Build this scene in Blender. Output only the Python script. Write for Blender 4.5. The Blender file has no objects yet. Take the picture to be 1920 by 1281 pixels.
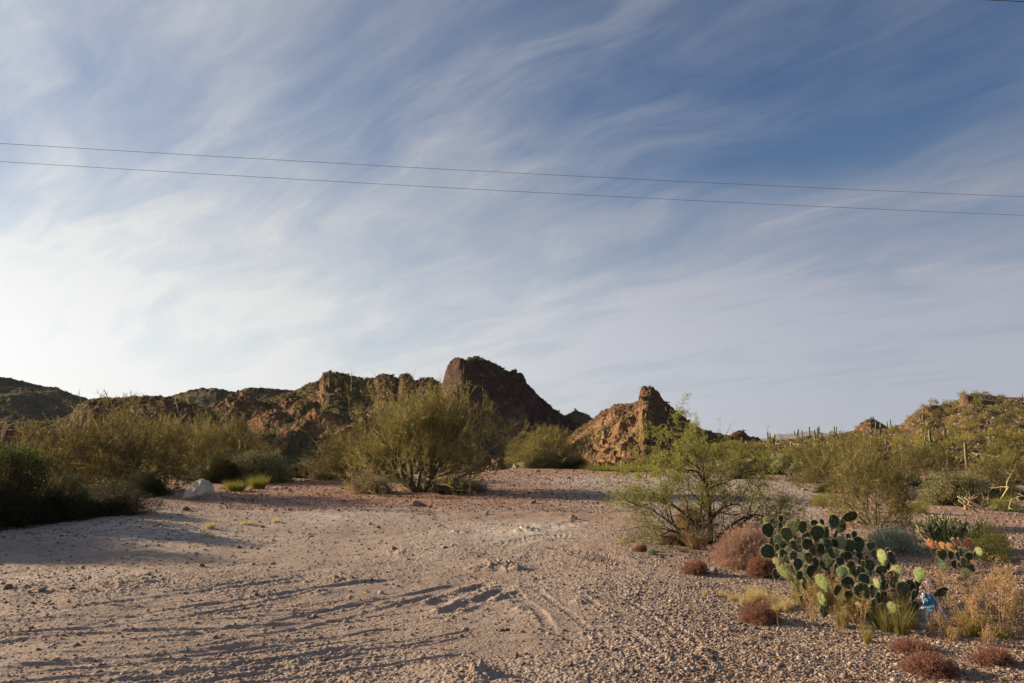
import bpy, math, random
import numpy as np
from mathutils import Vector, Matrix

# ------------------------------------------------------------------ camera, sky, sun
SC = bpy.context.scene
COL = SC.collection
F = 1920 * 28.0 / 36.0
PITCH = math.atan(185.0 / F)
CAMH = 1.7
cam_d = bpy.data.cameras.new("camera"); cam = bpy.data.objects.new("camera", cam_d); COL.objects.link(cam)
cam_d.lens = 28.0; cam_d.sensor_width = 36.0; cam_d.clip_start = 0.1; cam_d.clip_end = 200000
cam.location = (0, 0, CAMH); cam.rotation_euler = (math.radians(90) + PITCH, 0, 0)
SC.camera = cam

SUN_EL = math.radians(16.5)
SUN_AZ = math.atan2(-0.93, 0.37)            # clockwise from +Y (negative = to the left)
SUN_DIR = Vector((math.sin(SUN_AZ) * math.cos(SUN_EL), math.cos(SUN_AZ) * math.cos(SUN_EL), math.sin(SUN_EL)))
sun_d = bpy.data.lights.new("sun", 'SUN'); sun = bpy.data.objects.new("sun", sun_d); COL.objects.link(sun)
sun_d.energy = 5.0; sun_d.angle = math.radians(0.55); sun_d.color = (1.0, 0.77, 0.50)
sun.rotation_euler = SUN_DIR.to_track_quat('Z', 'Y').to_euler()

SC.view_settings.view_transform = 'Standard'; SC.view_settings.look = 'None'
SC.view_settings.exposure = 1.0; SC.view_settings.gamma = 1.0
SC.render.engine = 'CYCLES'
SC.cycles.max_bounces = 6; SC.cycles.diffuse_bounces = 3; SC.cycles.glossy_bounces = 2
SC.cycles.transmission_bounces = 4; SC.cycles.transparent_max_bounces = 8
SC.cycles.use_adaptive_sampling = True; SC.cycles.adaptive_threshold = 0.02


class NT:
    """tiny node-tree helper"""
    def __init__(self, tree):
        self.t = tree; self.t.nodes.clear()
    def n(self, typ, **kw):
        nd = self.t.nodes.new(typ)
        for k, v in kw.items():
            if k.startswith('i_'):
                key = k[2:]
                key = int(key) if key.isdigit() else key.replace('_', ' ')
                self.set(nd, key, v)
            else:
                setattr(nd, k, v)
        return nd
    def set(self, nd, key, v):
        s = nd.inputs[key]
        if isinstance(v, bpy.types.NodeSocket): self.t.links.new(v, s)
        else: s.default_value = v
    def math(self, op, a, b=0.0, c=None, clamp=False):
        nd = self.t.nodes.new('ShaderNodeMath'); nd.operation = op; nd.use_clamp = clamp
        self.set(nd, 0, a); self.set(nd, 1, b)
        if c is not None: self.set(nd, 2, c)
        return nd.outputs[0]
    def vmath(self, op, a, b=None):
        nd = self.t.nodes.new('ShaderNodeVectorMath'); nd.operation = op
        self.set(nd, 0, a)
        if b is not None: self.set(nd, 1, b)
        return nd.outputs['Value'] if op in ('DOT_PRODUCT', 'LENGTH') else nd.outputs[0]
    def mix(self, f, a, b, blend='MIX'):
        nd = self.t.nodes.new('ShaderNodeMix'); nd.data_type = 'RGBA'; nd.blend_type = blend; nd.clamp_factor = True
        for k, v in ((0, f), (6, a), (7, b)):
            if isinstance(v, tuple) and len(v) == 3: v = v + (1.0,)
            self.set(nd, k, v)
        return nd.outputs[2]
    def noise(self, vec, scale, detail=4.0, rough=0.55, dist=0.0, out='Fac'):
        nd = self.t.nodes.new('ShaderNodeTexNoise')
        if vec is not None: self.set(nd, 'Vector', vec)
        nd.inputs['Scale'].default_value = scale; nd.inputs['Detail'].default_value = detail
        nd.inputs['Roughness'].default_value = rough; nd.inputs['Distortion'].default_value = dist
        return nd.outputs[out]
    def ramp(self, v, lo, hi, a=0.0, b=1.0, smooth=True):
        nd = self.t.nodes.new('ShaderNodeMapRange'); nd.interpolation_type = 'SMOOTHSTEP' if smooth else 'LINEAR'
        self.set(nd, 'Value', v)
        for k, x in (('From Min', lo), ('From Max', hi), ('To Min', a), ('To Max', b)): self.set(nd, k, x)
        return nd.outputs[0]
    def attr(self, name):
        nd = self.t.nodes.new('ShaderNodeAttribute'); nd.attribute_name = name; return nd.outputs['Fac']


def build_world():
    w = bpy.data.worlds.new("World"); SC.world = w; w.use_nodes = True
    T = NT(w.node_tree)
    sky = T.n('ShaderNodeTexSky'); sky.sky_type = 'NISHITA'; sky.sun_disc = False
    sky.sun_elevation = SUN_EL; sky.sun_rotation = SUN_AZ % (2 * math.pi)
    sky.air_density = 1.0; sky.dust_density = 0.8; sky.ozone_density = 2.5; sky.altitude = 500
    tc = T.n('ShaderNodeTexCoord')
    d = T.vmath('NORMALIZE', tc.outputs['Generated'])
    sep = T.n('ShaderNodeSeparateXYZ', i_0=d)
    z = T.math('MAXIMUM', sep.outputs[2], 0.0)
    zz = T.math('ADD', z, 0.13)
    px = T.math('DIVIDE', sep.outputs[0], zz); py = T.math('DIVIDE', sep.outputs[1], zz)
    comb = T.n('ShaderNodeCombineXYZ'); T.set(comb, 0, px); T.set(comb, 1, py)
    P = comb.outputs[0]
    # large-scale warp so that the streaks curve
    def warp(P, scale, amt, loc):
        m = T.vmath('ADD', P, loc); wv = T.vmath('SUBTRACT', T.noise(m, scale, 3.0, 0.5, 0.0, 'Color'), (0.5, 0.5, 0.5))
        sc = T.n('ShaderNodeVectorMath', operation='SCALE'); T.set(sc, 0, wv); sc.inputs['Scale'].default_value = amt
        return T.vmath('ADD', P, sc.outputs[0])
    P2 = warp(warp(P, 0.40, 0.9, (2.0, 9.0, 0)), 1.5, 0.28, (5.0, 1.0, 0))
    def layer(rot, sx, sy, scale, detail, rough, loc, dist=0.3):
        m0 = T.n('ShaderNodeMapping'); T.set(m0, 'Vector', P2); m0.inputs['Rotation'].default_value = (0, 0, math.radians(rot))
        m = T.n('ShaderNodeMapping'); T.set(m, 'Vector', m0.outputs[0]); m.inputs['Scale'].default_value = (sx, sy, 1)
        m.inputs['Location'].default_value = loc
        return T.noise(m.outputs[0], scale, detail, rough, dist)
    a = layer(-118, 0.55, 1.3, 1.25, 9.0, 0.58, SKYOFF[0], 0.4)
    b = layer(-135, 0.35, 1.7, 2.8, 9.0, 0.66, SKYOFF[1], 0.5)
    c = layer(35, 0.8, 1.1, 0.55, 4.0, 0.5, SKYOFF[2])
    big = T.ramp(c, 0.32, 0.70); st = T.ramp(a, 0.30, 0.70); wi = T.ramp(b, 0.36, 0.72)
    cov = T.math('ADD', T.math('MULTIPLY', big, 0.26), T.math('MULTIPLY', T.math('MULTIPLY', st, T.math('ADD', 0.40, T.math('MULTIPLY', big, 0.60))), 0.48))
    cov = T.math('ADD', cov, T.math('MULTIPLY', T.math('MULTIPLY', wi, T.math('ADD', st, 0.35)), 0.30))
    # more cover low over the horizon and towards the sun, where the sheet is seen edge-on
    sdot = T.vmath('DOT_PRODUCT', d, tuple(SUN_DIR))
    near = T.ramp(sdot, 0.05, 0.85)
    low = T.ramp(z, 0.0, 0.40, 1.0, 0.0, False)
    cov = T.math('ADD', cov, T.math('MULTIPLY', T.math('POWER', low, 1.5), 0.85))
    cov = T.math('ADD', cov, T.math('MULTIPLY', near, 0.24))
    cov = T.math('SUBTRACT', cov, T.ramp(z, 0.15, 0.55, 0.06, 0.13))
    cov = T.math('MULTIPLY', T.math('MINIMUM', T.math('MAXIMUM', cov, 0.0), 1.0), 0.93)
    # the cirrus sheet, brighter towards the sun (forward scattering)
    phase = T.math('ADD', 0.345, T.math('MULTIPLY', T.math('POWER', T.ramp(sdot, -0.25, 1.0, 0, 1, False), 2.0), 0.53))
    phase = T.math('MULTIPLY', phase, T.math('ADD', 1.0, T.math('MULTIPLY', T.ramp(z, 0.05, 0.34, 1.0, 0.0), 0.30)))
    ccol = T.mix(T.ramp(sdot, 0.0, 0.7), (0.93, 0.96, 1.10), (1.0, 0.995, 0.98))
    cs = T.n('ShaderNodeVectorMath', operation='SCALE'); T.set(cs, 0, ccol); T.set(cs, 'Scale', phase)
    skyc = T.n('ShaderNodeVectorMath', operation='SCALE'); T.set(skyc, 0, T.vmath('MULTIPLY', sky.outputs[0], (0.93, 0.98, 1.08))); skyc.inputs['Scale'].default_value = SKY_K
    fin = T.mix(cov, skyc.outputs[0], cs.outputs[0])
    bg = T.n('ShaderNodeBackground'); T.set(bg, 'Color', fin); bg.inputs['Strength'].default_value = 0.54
    out = T.n('ShaderNodeOutputWorld'); T.set(out, 0, bg.outputs[0])

SKY_K = 0.084
SKYOFF = ((3.1, 1.7, 0), (7.3, 2.2, 0.4), (1.0, 5.0, 0.9))
build_world()

# ------------------------------------------------------------------ maths helpers
CP, SP = math.cos(PITCH), math.sin(PITCH)
def ray(u, v):
    xc = (u - 960.0) / F; yc = (640.5 - v) / F
    return xc, CP - yc * SP, SP + yc * CP            # direction, y about 1

def _h(ix, iy, seed):
    n = (ix.astype(np.int64) * 374761393 + iy.astype(np.int64) * 668265263 + seed * 1274126177) & 0xffffffff
    n = ((n ^ (n >> 13)) * 1274126177) & 0xffffffff
    return ((n ^ (n >> 16)) & 0xffffff).astype(np.float64) / 16777216.0

def pn(x, y, seed=0):
    """gradient noise, about -1..1"""
    x0 = np.floor(x); y0 = np.floor(y); fx = x - x0; fy = y - y0
    ux = fx * fx * fx * (fx * (fx * 6 - 15) + 10); uy = fy * fy * fy * (fy * (fy * 6 - 15) + 10)
    def g(ix, iy, dx, dy):
        a = _h(ix, iy, seed) * 6.2831853
        return np.cos(a) * dx + np.sin(a) * dy
    n00 = g(x0, y0, fx, fy); n10 = g(x0 + 1, y0, fx - 1, fy)
    n01 = g(x0, y0 + 1, fx, fy - 1); n11 = g(x0 + 1, y0 + 1, fx - 1, fy - 1)
    return 1.5 * ((n00 * (1 - ux) + n10 * ux) * (1 - uy) + (n01 * (1 - ux) + n11 * ux) * uy)

def fbm(x, y, octv=4, seed=0, gain=0.5, lac=2.03):
    s = 0.0; a = 1.0
    for i in range(octv):
        s = s + a * pn(x, y, seed + i * 17); x = x * lac + 3.7; y = y * lac - 1.3; a *= gain
    return s

def ridged(x, y, octv=4, seed=0, gain=0.5):
    s = 0.0; a = 1.0
    for i in range(octv):
        s = s + a * (1 - np.abs(pn(x, y, seed + i * 13))); x = x * 2.07 + 1.1; y = y * 2.07 + 5.2; a *= gain
    return s / 1.9 - 0.5

def sstep(x, a, b):
    t = np.clip((x - a) / (b - a), 0, 1); return t * t * (3 - 2 * t)

# ------------------------------------------------------------------ terrain
def base_ground(x, y):
    """the flat, its edge and the valley behind (no small relief)"""
    yy = np.maximum(y, 1.0); a = np.where(y > 1, x / yy, np.sign(x) * 3.0)
    edge = np.interp(a, [-1.5, -0.6, -0.45, -0.3, -0.15, -0.03, 0.02, 0.16, 0.25, 0.4], [24, 27, 31, 36, 38, 44, 52, 49, 58, 90])
    edge = edge + 1.5 * pn(x * 0.12, y * 0.12, 5)
    right = sstep(a, 0.27, 0.42)
    drop = 9.0 * sstep(y, edge, edge + 45) * (1 - right)
    drop = drop + 8.0 * sstep(y, 120, 900) * (1 - right)
    r = np.hypot(x, y)
    z = -drop + 0.05 * fbm(x * 0.25, y * 0.25, 2, 11) * sstep(r, 3, 12)
    z = z + 0.5 * pn(x * 0.03, y * 0.03, 21) * sstep(r, 30, 90)
    # low bank of rubble under the bushes on the left
    z = z + 0.25 * sstep(-a, 0.28, 0.5) * sstep(y, 11, 20) * (1 - sstep(y, 24, 40))
    return z

def skyl(pts):
    A = []; T = []
    for u, v in pts:
        dx, dy, dz = ray(u, v); A.append(dx / dy); T.append(dz / dy)
    o = np.argsort(A); return np.array(A)[o], np.array(T)[o]

class Hill:
    def __init__(s, name, pts, Yf, Yr, Yb, shape, zb=-12.0, gully=0.0, gscale=0.03, rough=0.0, rscale=0.2, edge=0.0, warp=0.0, seed=1, bumps=(), rockmin=0.0, dark=0.0, amin=None, amax=None, tan=0.0, seg=None, step=0, stepk=0.6):
        s.step = step; s.stepk = stepk
        s.name = name; s.A, s.T = skyl(pts); s.Yf, s.Yr, s.Yb = Yf, Yr, Yb; s.ts = [q[0] for q in shape]; s.ss = [q[1] for q in shape]
        s.zb = zb; s.gully = gully; s.gscale = gscale; s.rough = rough; s.rscale = rscale; s.edge = edge; s.warp = warp; s.seed = seed
        s.bumps = bumps; s.rockmin = rockmin; s.dark = dark; s.tan = tan; s.seg = seg
        s.amin = s.A[0] if amin is None else amin; s.amax = s.A[-1] if amax is None else amax
    def yr(s, a): return s.Yr(a) if callable(s.Yr) else s.Yr + 0 * a
    def yf(s, a): return s.seg(a) if s.seg else s.Yf + 0 * a
    def __call__(s, x, y, full=False):
        yy = np.maximum(y, 1.0); a = x / yy
        a2 = a + 0.0012 * pn(x * 0.15, y * 0.15, s.seed + 90)
        T = np.interp(a2, s.A, s.T); Yr = s.yr(a)
        zr = CAMH + Yr * T
        Yf = s.yf(a); t = (y - Yf) / (Yr - Yf)
        tw = t + s.warp * fbm(x * s.gscale * 2, y * s.gscale * 2, 4, s.seed + 3) * sstep(t, 0.02, 0.2) * (1 - sstep(t, 0.93, 1.0))
        fr = np.interp(np.minimum(tw, 1.0), s.ts, s.ss)
        tb = np.clip((y - Yr) / (s.Yb - Yr), 0, 1)
        fr = np.where(t > 1, 1 - 1.15 * tb ** 1.3, fr)
        z = s.zb + (zr - s.zb) * fr
        win = sstep(t, 0.0, 0.15) * (1 - 0.8 * sstep(t, 0.8, 1.0))
        if s.gully: z = z + s.gully * (ridged(x * s.gscale, y * s.gscale * 0.55, 5, s.seed) - 0.25) * win
        rock = np.zeros_like(z) + s.rockmin
        rn = ridged(x * s.rscale, y * s.rscale, 4, s.seed + 50, 0.6)
        r2 = np.abs(fbm(x * s.rscale * 3.3 + 7, y * s.rscale * 3.3, 4, s.seed + 55, 0.65)); rn = rn + 0.22 * r2
        if s.rough: z = z + s.rough * rn * (0.25 + 0.75 * win)
        if s.edge: z = z + s.edge * fbm(x * 0.9 * 300 / s.Yb, y * 0.9 * 300 / s.Yb, 4, s.seed + 70, 0.6) * sstep(t, 0.8, 1.0) * (1 - sstep(t, 1.2, 1.6))
        lit = np.zeros_like(z)
        for b in s.bumps:
            bu, bv, bw, bY, bd = b[:5]; sk = b[5] if len(b) > 5 else 0.0
            dx, dy, dz = ray(bu, bv); ab = dx / dy; tb_ = dz / dy
            w = bw / F
            if '_zc' not in s.__dict__: s._zc = {}
            if b not in s._zc:      # where the plain slope carries it
                s._zc[b] = (bY, 1.0); bb = s.bumps; s.bumps = (); yy_ = np.linspace(float(s.yf(np.array([ab]))[0]) + 5, float(s.yr(np.array([ab]))[0]), 200)
                zz_ = s(ab * yy_, yy_); s.bumps = bb; am = 0.62 * w * yy_; ok_ = np.where((zz_ + am - CAMH) / yy_ >= tb_)[0]
                i_ = ok_[0] if len(ok_) else 199; s._zc[b] = (float(yy_[i_]), float(am[i_]))
            bY, amp = s._zc[b]; bd = w * bY * 1.1; mp = bY / 300.0
            wx = 0.34 * fbm(x * 0.05 / mp, y * 0.05 / mp, 4, s.seed + 7); wy = 0.3 * fbm(x * 0.06 / mp + 9, y * 0.06 / mp, 4, s.seed + 8)
            q = (a - ab) / w + wx + sk * 0.5 * (y - bY) / bd
            e = (y - bY) / bd + wy
            prof = sstep(1.1 - np.abs(q), 0.0, 0.9) * (0.7 + 0.3 * (1 - np.clip(np.abs(q), 0, 1)))
            dep = sstep(e, -1.0, -0.15) * (1 - sstep(e, 0.1, 1.6))
            k = prof * dep
            jag = 0.75 + 0.35 * rn + 0.25 * np.abs(fbm((x + 0.7 * y) * 0.22 / mp, (y - 0.4 * x) * 0.05 / mp, 3, s.seed + 31))
            z = z + amp * k * jag; rock = np.maximum(rock, sstep(k, 0.08, 0.3) * sstep(fbm(x * 0.09 / mp, y * 0.09 / mp, 3, s.seed + 33), -0.5, 0.1))
        if s.step:
            pm = win * sstep(fbm(x * 4.5 / s.Yb, y * 4.5 / s.Yb, 3, s.seed + 91), -0.35, 0.25)
            S = s.step; Lz = z + 0.42 * x + 0.22 * y + 1.1 * S * fbm(x * 0.35 / S, y * 0.35 / S, 4, s.seed + 77); fq = Lz / S - np.floor(Lz / S)
            z = z + s.stepk * S * (sstep(fq, 0.45, 0.9) - fq) * pm
            S2 = S * 0.37; fq = Lz / S2 - np.floor(Lz / S2); z = z + 0.6 * s.stepk * S2 * (sstep(fq, 0.5, 0.95) - fq) * pm
        if full: return z, rock, t
        return z

def aof(u, v=790): d = ray(u, v); return d[0] / d[1]
def swing(us, ys):
    A = [aof(u) for u in us]; return lambda a: np.interp(a, A, ys)
SK = {}
far_left = Hill('dark_hill', [(-700, 640), (-300, 668), (-60, 698), (0, 706), (40, 714), (80, 724), (108, 728), (135, 740), (158, 746), (175, 752), (230, 790), (300, 850)],
                460, 620, 900, [(0, 0), (1, 1)], gully=9, gscale=0.012, rough=1.2, rscale=0.09, edge=0.9, seed=2, warp=0.03)
mesa = Hill('mesa_hill', [(-500, 850), (-60, 850), (0, 800), (60, 792), (110, 790), (135, 776), (146, 760), (168, 749), (215, 746), (250, 744), (300, 745), (330, 748), (352, 752), (400, 775), (440, 790), (520, 850)],
            245, 330, 500, [(0, 0), (0.45, 0.30), (0.55, 0.45), (0.63, 0.78), (0.85, 0.93), (1, 1)], gully=4, gscale=0.03, rough=1.6, rscale=0.12, edge=0.6, seed=5, warp=0.06, step=5.0, stepk=0.5,
            bumps=[(318, 772, 32, 285, 22, 0.4), (362, 765, 34, 300, 22), (420, 778, 26, 300, 20)])
back = Hill('rounded_hill', [(240, 850), (290, 752), (330, 740), (352, 733), (380, 728), (405, 728), (428, 734), (445, 736), (455, 729), (470, 726), (510, 728), (548, 733), (600, 745), (680, 850)],
            470, 560, 800, [(0, 0), (0.5, 0.6), (1, 1)], gully=5, gscale=0.015, rough=1.0, rscale=0.1, edge=0.7, seed=8, warp=0.03)
ridge = Hill('rocky_ridge', [(330, 850), (380, 800), (430, 770), (480, 757), (545, 737), (578, 722), (598, 716), (606, 702), (618, 697), (636, 700), (655, 707), (688, 711), (701, 710), (709, 703), (722, 701), (737, 704), (746, 711), (753, 703), (762, 703), (773, 709), (779, 716), (786, 711), (801, 709), (814, 711), (821, 717), (832, 724), (846, 744), (868, 772), (920, 815), (980, 860)],
             255, swing([330, 560, 860, 980], [405, 402, 352, 345]), 560, [(0, 0), (0.2, 0.14), (0.45, 0.42), (0.6, 0.52), (0.8, 0.74), (1, 1)], gully=7, gscale=0.013, rough=1.3, rscale=0.09, edge=0.8, seed=13, warp=0.08, step=4.0, stepk=0.45,
             bumps=[(440, 741, 58, 385, 45, 0.3), (535, 748, 36, 370, 34, 0.3), (566, 756, 34, 340, 30), (590, 775, 46, 320, 30), (500, 772, 42, 320, 30), 
                    (545, 805, 44, 215, 22, -0.3), (480, 818, 30, 215, 22), (618, 786, 30, 270, 24), (700, 772, 40, 280, 26), (660, 800, 40, 240, 24), (770, 780, 45, 270, 26), (410, 780, 40, 300, 30)])
butte = Hill('butte_hill', [(790, 870), (812, 830), (824, 760), (829, 726), (833, 712), (838, 697), (848, 686), (858, 681), (868, 683), (876, 682), (882, 677), (893, 677), (905, 682), (925, 690), (938, 695), (946, 702), (962, 704), (980, 710), (985, 717), (987, 727), (1001, 740), (1014, 752), (1034, 768), (1050, 778), (1060, 785), (1080, 795), (1120, 830), (1150, 860)],
             255, swing([700, 830, 870, 985, 1060, 1150], [385, 368, 358, 376, 392, 405]), 500, [(0, 0), (0.3, 0.18), (0.62, 0.50), (0.74, 0.66), (0.80, 0.95), (0.95, 1.0), (1, 1)], gully=7, gscale=0.022, rough=2.8, rscale=0.13, edge=0.7, seed=21, warp=0.045, dark=1.0, step=7.0, stepk=0.85,
             bumps=[(1003, 795, 12, 230, 14), (875, 775, 14, 250, 14)])
knob = Hill('small_knob', [(990, 850), (1040, 800), (1056, 783), (1068, 776), (1074, 773), (1078, 767), (1083, 772), (1090, 774), (1103, 779), (1112, 786), (1140, 795), (1180, 850)],
            320, 400, 500, [(0, 0), (0.6, 0.5), (0.9, 0.9), (1, 1)], gully=4, gscale=0.04, rough=1.8, rscale=0.2, edge=0.5, seed=27, warp=0.06, rockmin=0.35)
pinn = Hill('pinnacle_hill', [(960, 880), (1040, 850), (1085, 808), (1112, 790), (1128, 775), (1150, 764), (1160, 760), (1174, 762), (1188, 760), (1197, 754), (1200, 740), (1204, 731), (1212, 728), (1224, 729), (1236, 739), (1245, 755), (1262, 769), (1280, 783), (1293, 793), (1301, 803), (1325, 811), (1345, 817), (1366, 822), (1376, 815), (1385, 811), (1393, 812), (1402, 820), (1420, 825), (1460, 850)],
            140, swing([960, 1090, 1150, 1200, 1222, 1262, 1300, 1460], [240, 226, 214, 202, 201, 214, 226, 250]), 300, [(0, 0), (0.3, 0.22), (0.6, 0.52), (0.80, 0.76), (0.93, 0.92), (1, 1)], zb=-9, gully=4, gscale=0.03, rough=2.4, rscale=0.16, edge=0.45, seed=33, warp=0.05, rockmin=0.1, seg=swing([960, 1100, 1205, 1300, 1460], [155, 150, 135, 165, 180]), step=3.6, stepk=0.8,
            bumps=[(1150, 772, 20, 185, 20, 0.5), (1175, 782, 26, 175, 18, 0.5), (1128, 790, 14, 180, 16), (1160, 808, 16, 160, 14, 0.4), (1172, 830, 18, 140, 12, 0.5), (1105, 850, 16, 118, 8), (1192, 842, 12, 130, 9)])
def right_yr(a): return np.interp(a, [0.25, 0.35, 0.45, 0.55, 0.65], [90, 105, 150, 200, 225])
rhill = Hill('cactus_hill', [(1290, 872), (1340, 862), (1385, 846), (1440, 834), (1480, 827), (1520, 822), (1560, 820), (1600, 815), (1640, 810), (1670, 804), (1695, 797), (1702, 786), (1716, 776), (1730, 768), (1750, 765), (1775, 758), (1796, 752), (1806, 743), (1822, 739), (1850, 742), (1880, 746), (1920, 748), (1980, 745), (2100, 735), (2400, 700), (2700, 730)],
             48, right_yr, 330, [(0, 0), (0.35, 0.30), (0.7, 0.70), (1, 1)], zb=-0.2, gully=3.0, gscale=0.035, rough=0.6, rscale=0.35, edge=0.18, seed=41, warp=0.03, step=1.3, stepk=0.3,
             bumps=[(1712, 783, 15, 200, 14, 0.3), (1738, 768, 26, 205, 14, 0.2), (1765, 764, 30, 205, 12), (1812, 742, 20, 215, 9)])
rknob = Hill('rock_knob', [(1560, 850), (1605, 806), (1613, 797), (1622, 790), (1632, 786), (1640, 788), (1650, 794), (1664, 803), (1700, 850)],
             210, 260, 320, [(0, 0), (0.7, 0.8), (1, 1)], zb=-10, gully=1.5, gscale=0.06, rough=1.5, rscale=0.3, edge=0.3, seed=47, warp=0.05, rockmin=0.85, dark=0.5)
mesa2 = Hill('low_cliff', [(-500, 850), (-60, 800), (-10, 792), (15, 788), (38, 790), (45, 800), (60, 850)],
             120, 150, 190, [(0, 0), (0.3, 0.2), (0.45, 0.85), (1, 1)], zb=-12, gully=1.5, gscale=0.08, rough=0.8, rscale=0.3, edge=0.2, seed=49, warp=0.05, rockmin=0.3, dark=0.3)
mtn = Hill('distant_mountain', [(-2000, 836), (-700, 826), (300, 815), (900, 826), (1300, 826), (1400, 824), (1430, 822), (1445, 820), (1460, 813), (1470, 815), (1482, 813), (1500, 811), (1520, 808), (1545, 812), (1600, 818), (1750, 812), (2100, 800), (2600, 830), (3000, 850)],
           17000, 26000, 34000, [(0, 0), (0.6, 0.35), (1, 1)], zb=-60, gully=120, gscale=0.0005, seed=53, warp=0.05)
HILLS = [far_left, mesa, back, ridge, butte, knob, pinn, rhill, rknob, mesa2, mtn]

# wheel ruts, given on the photograph's ground and taken down to the flat
def gpt(u, v, z=0.0):
    dx, dy, dz = ray(u, v); k = (z - CAMH) / dz
    return dx * k, dy * k
RUTS = []
def rut(pts, w, d, tread=0.0):
    P = np.array([gpt(*p) for p in pts])
    # densify with a smooth curve
    n = len(P); tt = np.linspace(0, n - 1, n * 8); Q = np.empty((len(tt), 2))
    for i, t in enumerate(tt):
        k = int(min(t, n - 2)); f = t - k
        p0 = P[max(k - 1, 0)]; p1 = P[k]; p2 = P[k + 1]; p3 = P[min(k + 2, n - 1)]
        Q[i] = 0.5 * (2 * p1 + (p2 - p0) * f + (2 * p0 - 5 * p1 + 4 * p2 - p3) * f * f + (3 * p1 - p0 - 3 * p2 + p3) * f ** 3)
    RUTS.append((Q, w, d, tread))
rut([(-80, 1170), (160, 1142), (330, 1118), (480, 1098), (620, 1076)], 0.07, 0.010)
rut([(120, 1185), (330, 1142), (560, 1108), (700, 1089), (790, 1079)], 0.07, 0.013)
rut([(180, 1130), (330, 1112), (480, 1090), (600, 1072)], 0.06, 0.009)
rut([(330, 1160), (480, 1128), (640, 1100), (760, 1085)], 0.05, 0.010)
rut([(60, 1225), (330, 1190), (520, 1160), (680, 1128), (800, 1100)], 0.06, 0.011)
rut([(330, 1215), (520, 1183), (690, 1147), (800, 1118), (860, 1102)], 0.07, 0.013)
rut([(640, 1140), (740, 1119), (820, 1100), (905, 1090)], 0.08, 0.016)
rut([(815, 1133), (850, 1114), (885, 1103), (925, 1094)], 0.12, 0.032, 0.5)
rut([(830, 1150), (870, 1134), (910, 1119), (950, 1104)], 0.11, 0.028, 0.6)
rut([(900, 1128), (930, 1112), (955, 1104)], 0.10, 0.025, 0.4)
rut([(965, 1108), (985, 1130), (1010, 1150), (1040, 1190)], 0.06, 0.008, 0.5)
rut([(1000, 1100), (1040, 1132), (1085, 1165), (1150, 1215)], 0.045, 0.0045)
rut([(1080, 1108), (1125, 1140), (1190, 1190), (1260, 1255)], 0.045, 0.0045)
rut([(1165, 1118), (1215, 1152), (1275, 1200), (1350, 1275)], 0.045, 0.0045)
rut([(1215, 1140), (1270, 1175), (1330, 1220), (1400, 1290)], 0.045, 0.0045)
rut([(-60, 1210), (200, 1185), (420, 1175), (640, 1165)], 0.08, 0.014)
rut([(-60, 1265), (250, 1232), (480, 1205), (700, 1190)], 0.10, 0.016)
rut([(100, 1300), (400, 1255), (640, 1222), (860, 1200)], 0.10, 0.014)
rut([(1120, 1018), (1060, 1010), (1000, 1012), (930, 1030)], 0.25, 0.014, 0.8)
rut([(1180, 1060), (1080, 1040), (1000, 1046), (900, 1070)], 0.22, 0.014, 0.8)
rut([(1400, 930), (1250, 945), (1100, 975), (980, 1010)], 0.25, 0.014, 0.5)
rut([(1400, 912), (1250, 925), (1090, 950), (900, 975)], 0.25, 0.014, 0.5)

_rr = random.Random(4)
for i in range(34):
    v0 = 1120 + 6.0 * i + _rr.uniform(-6, 6); u1 = _rr.uniform(560, 960); v1 = 1076 + 4.2 * i + _rr.uniform(-6, 8); us = _rr.choice([-80, -80, 60, 220]); c = _rr.uniform(8, 26)
    pts = []
    for k in range(6):
        t = k / 5; pts.append((us + (u1 - us) * t, v0 - (v0 - v1) * t * (us + 80 < 0.1 and 1 or 0.8) + c * math.sin(t * 3.14)))
    rut(pts, _rr.uniform(0.022, 0.045), _rr.uniform(0.006, 0.012), _rr.choice([0, 0, 0.5]))
MOUNDS = [(gpt(985, 998), 0.35, 0.10), (gpt(860, 996), 0.35, 0.06), (gpt(945, 1056), 0.35, 0.10), (gpt(900, 1062), 0.25, 0.06), (gpt(965, 1066), 0.22, 0.08), (gpt(870, 1262), 0.22, 0.05), (gpt(905, 1262), 0.14, 0.06),
          (gpt(930, 1120), 0.12, 0.05), (gpt(955, 1130), 0.12, 0.05), (gpt(975, 1145), 0.1, 0.05), (gpt(60, 1105), 0.5, 0.05), (gpt(220, 1108), 0.6, 0.04), (gpt(640, 1085), 0.3, 0.05), (gpt(600, 1110), 0.2, 0.04),
          (gpt(755, 1034), 0.25, 0.06), (gpt(1320, 1225), 0.10, 0.05), (gpt(1090, 1130), 0.12, 0.04)]

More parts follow.
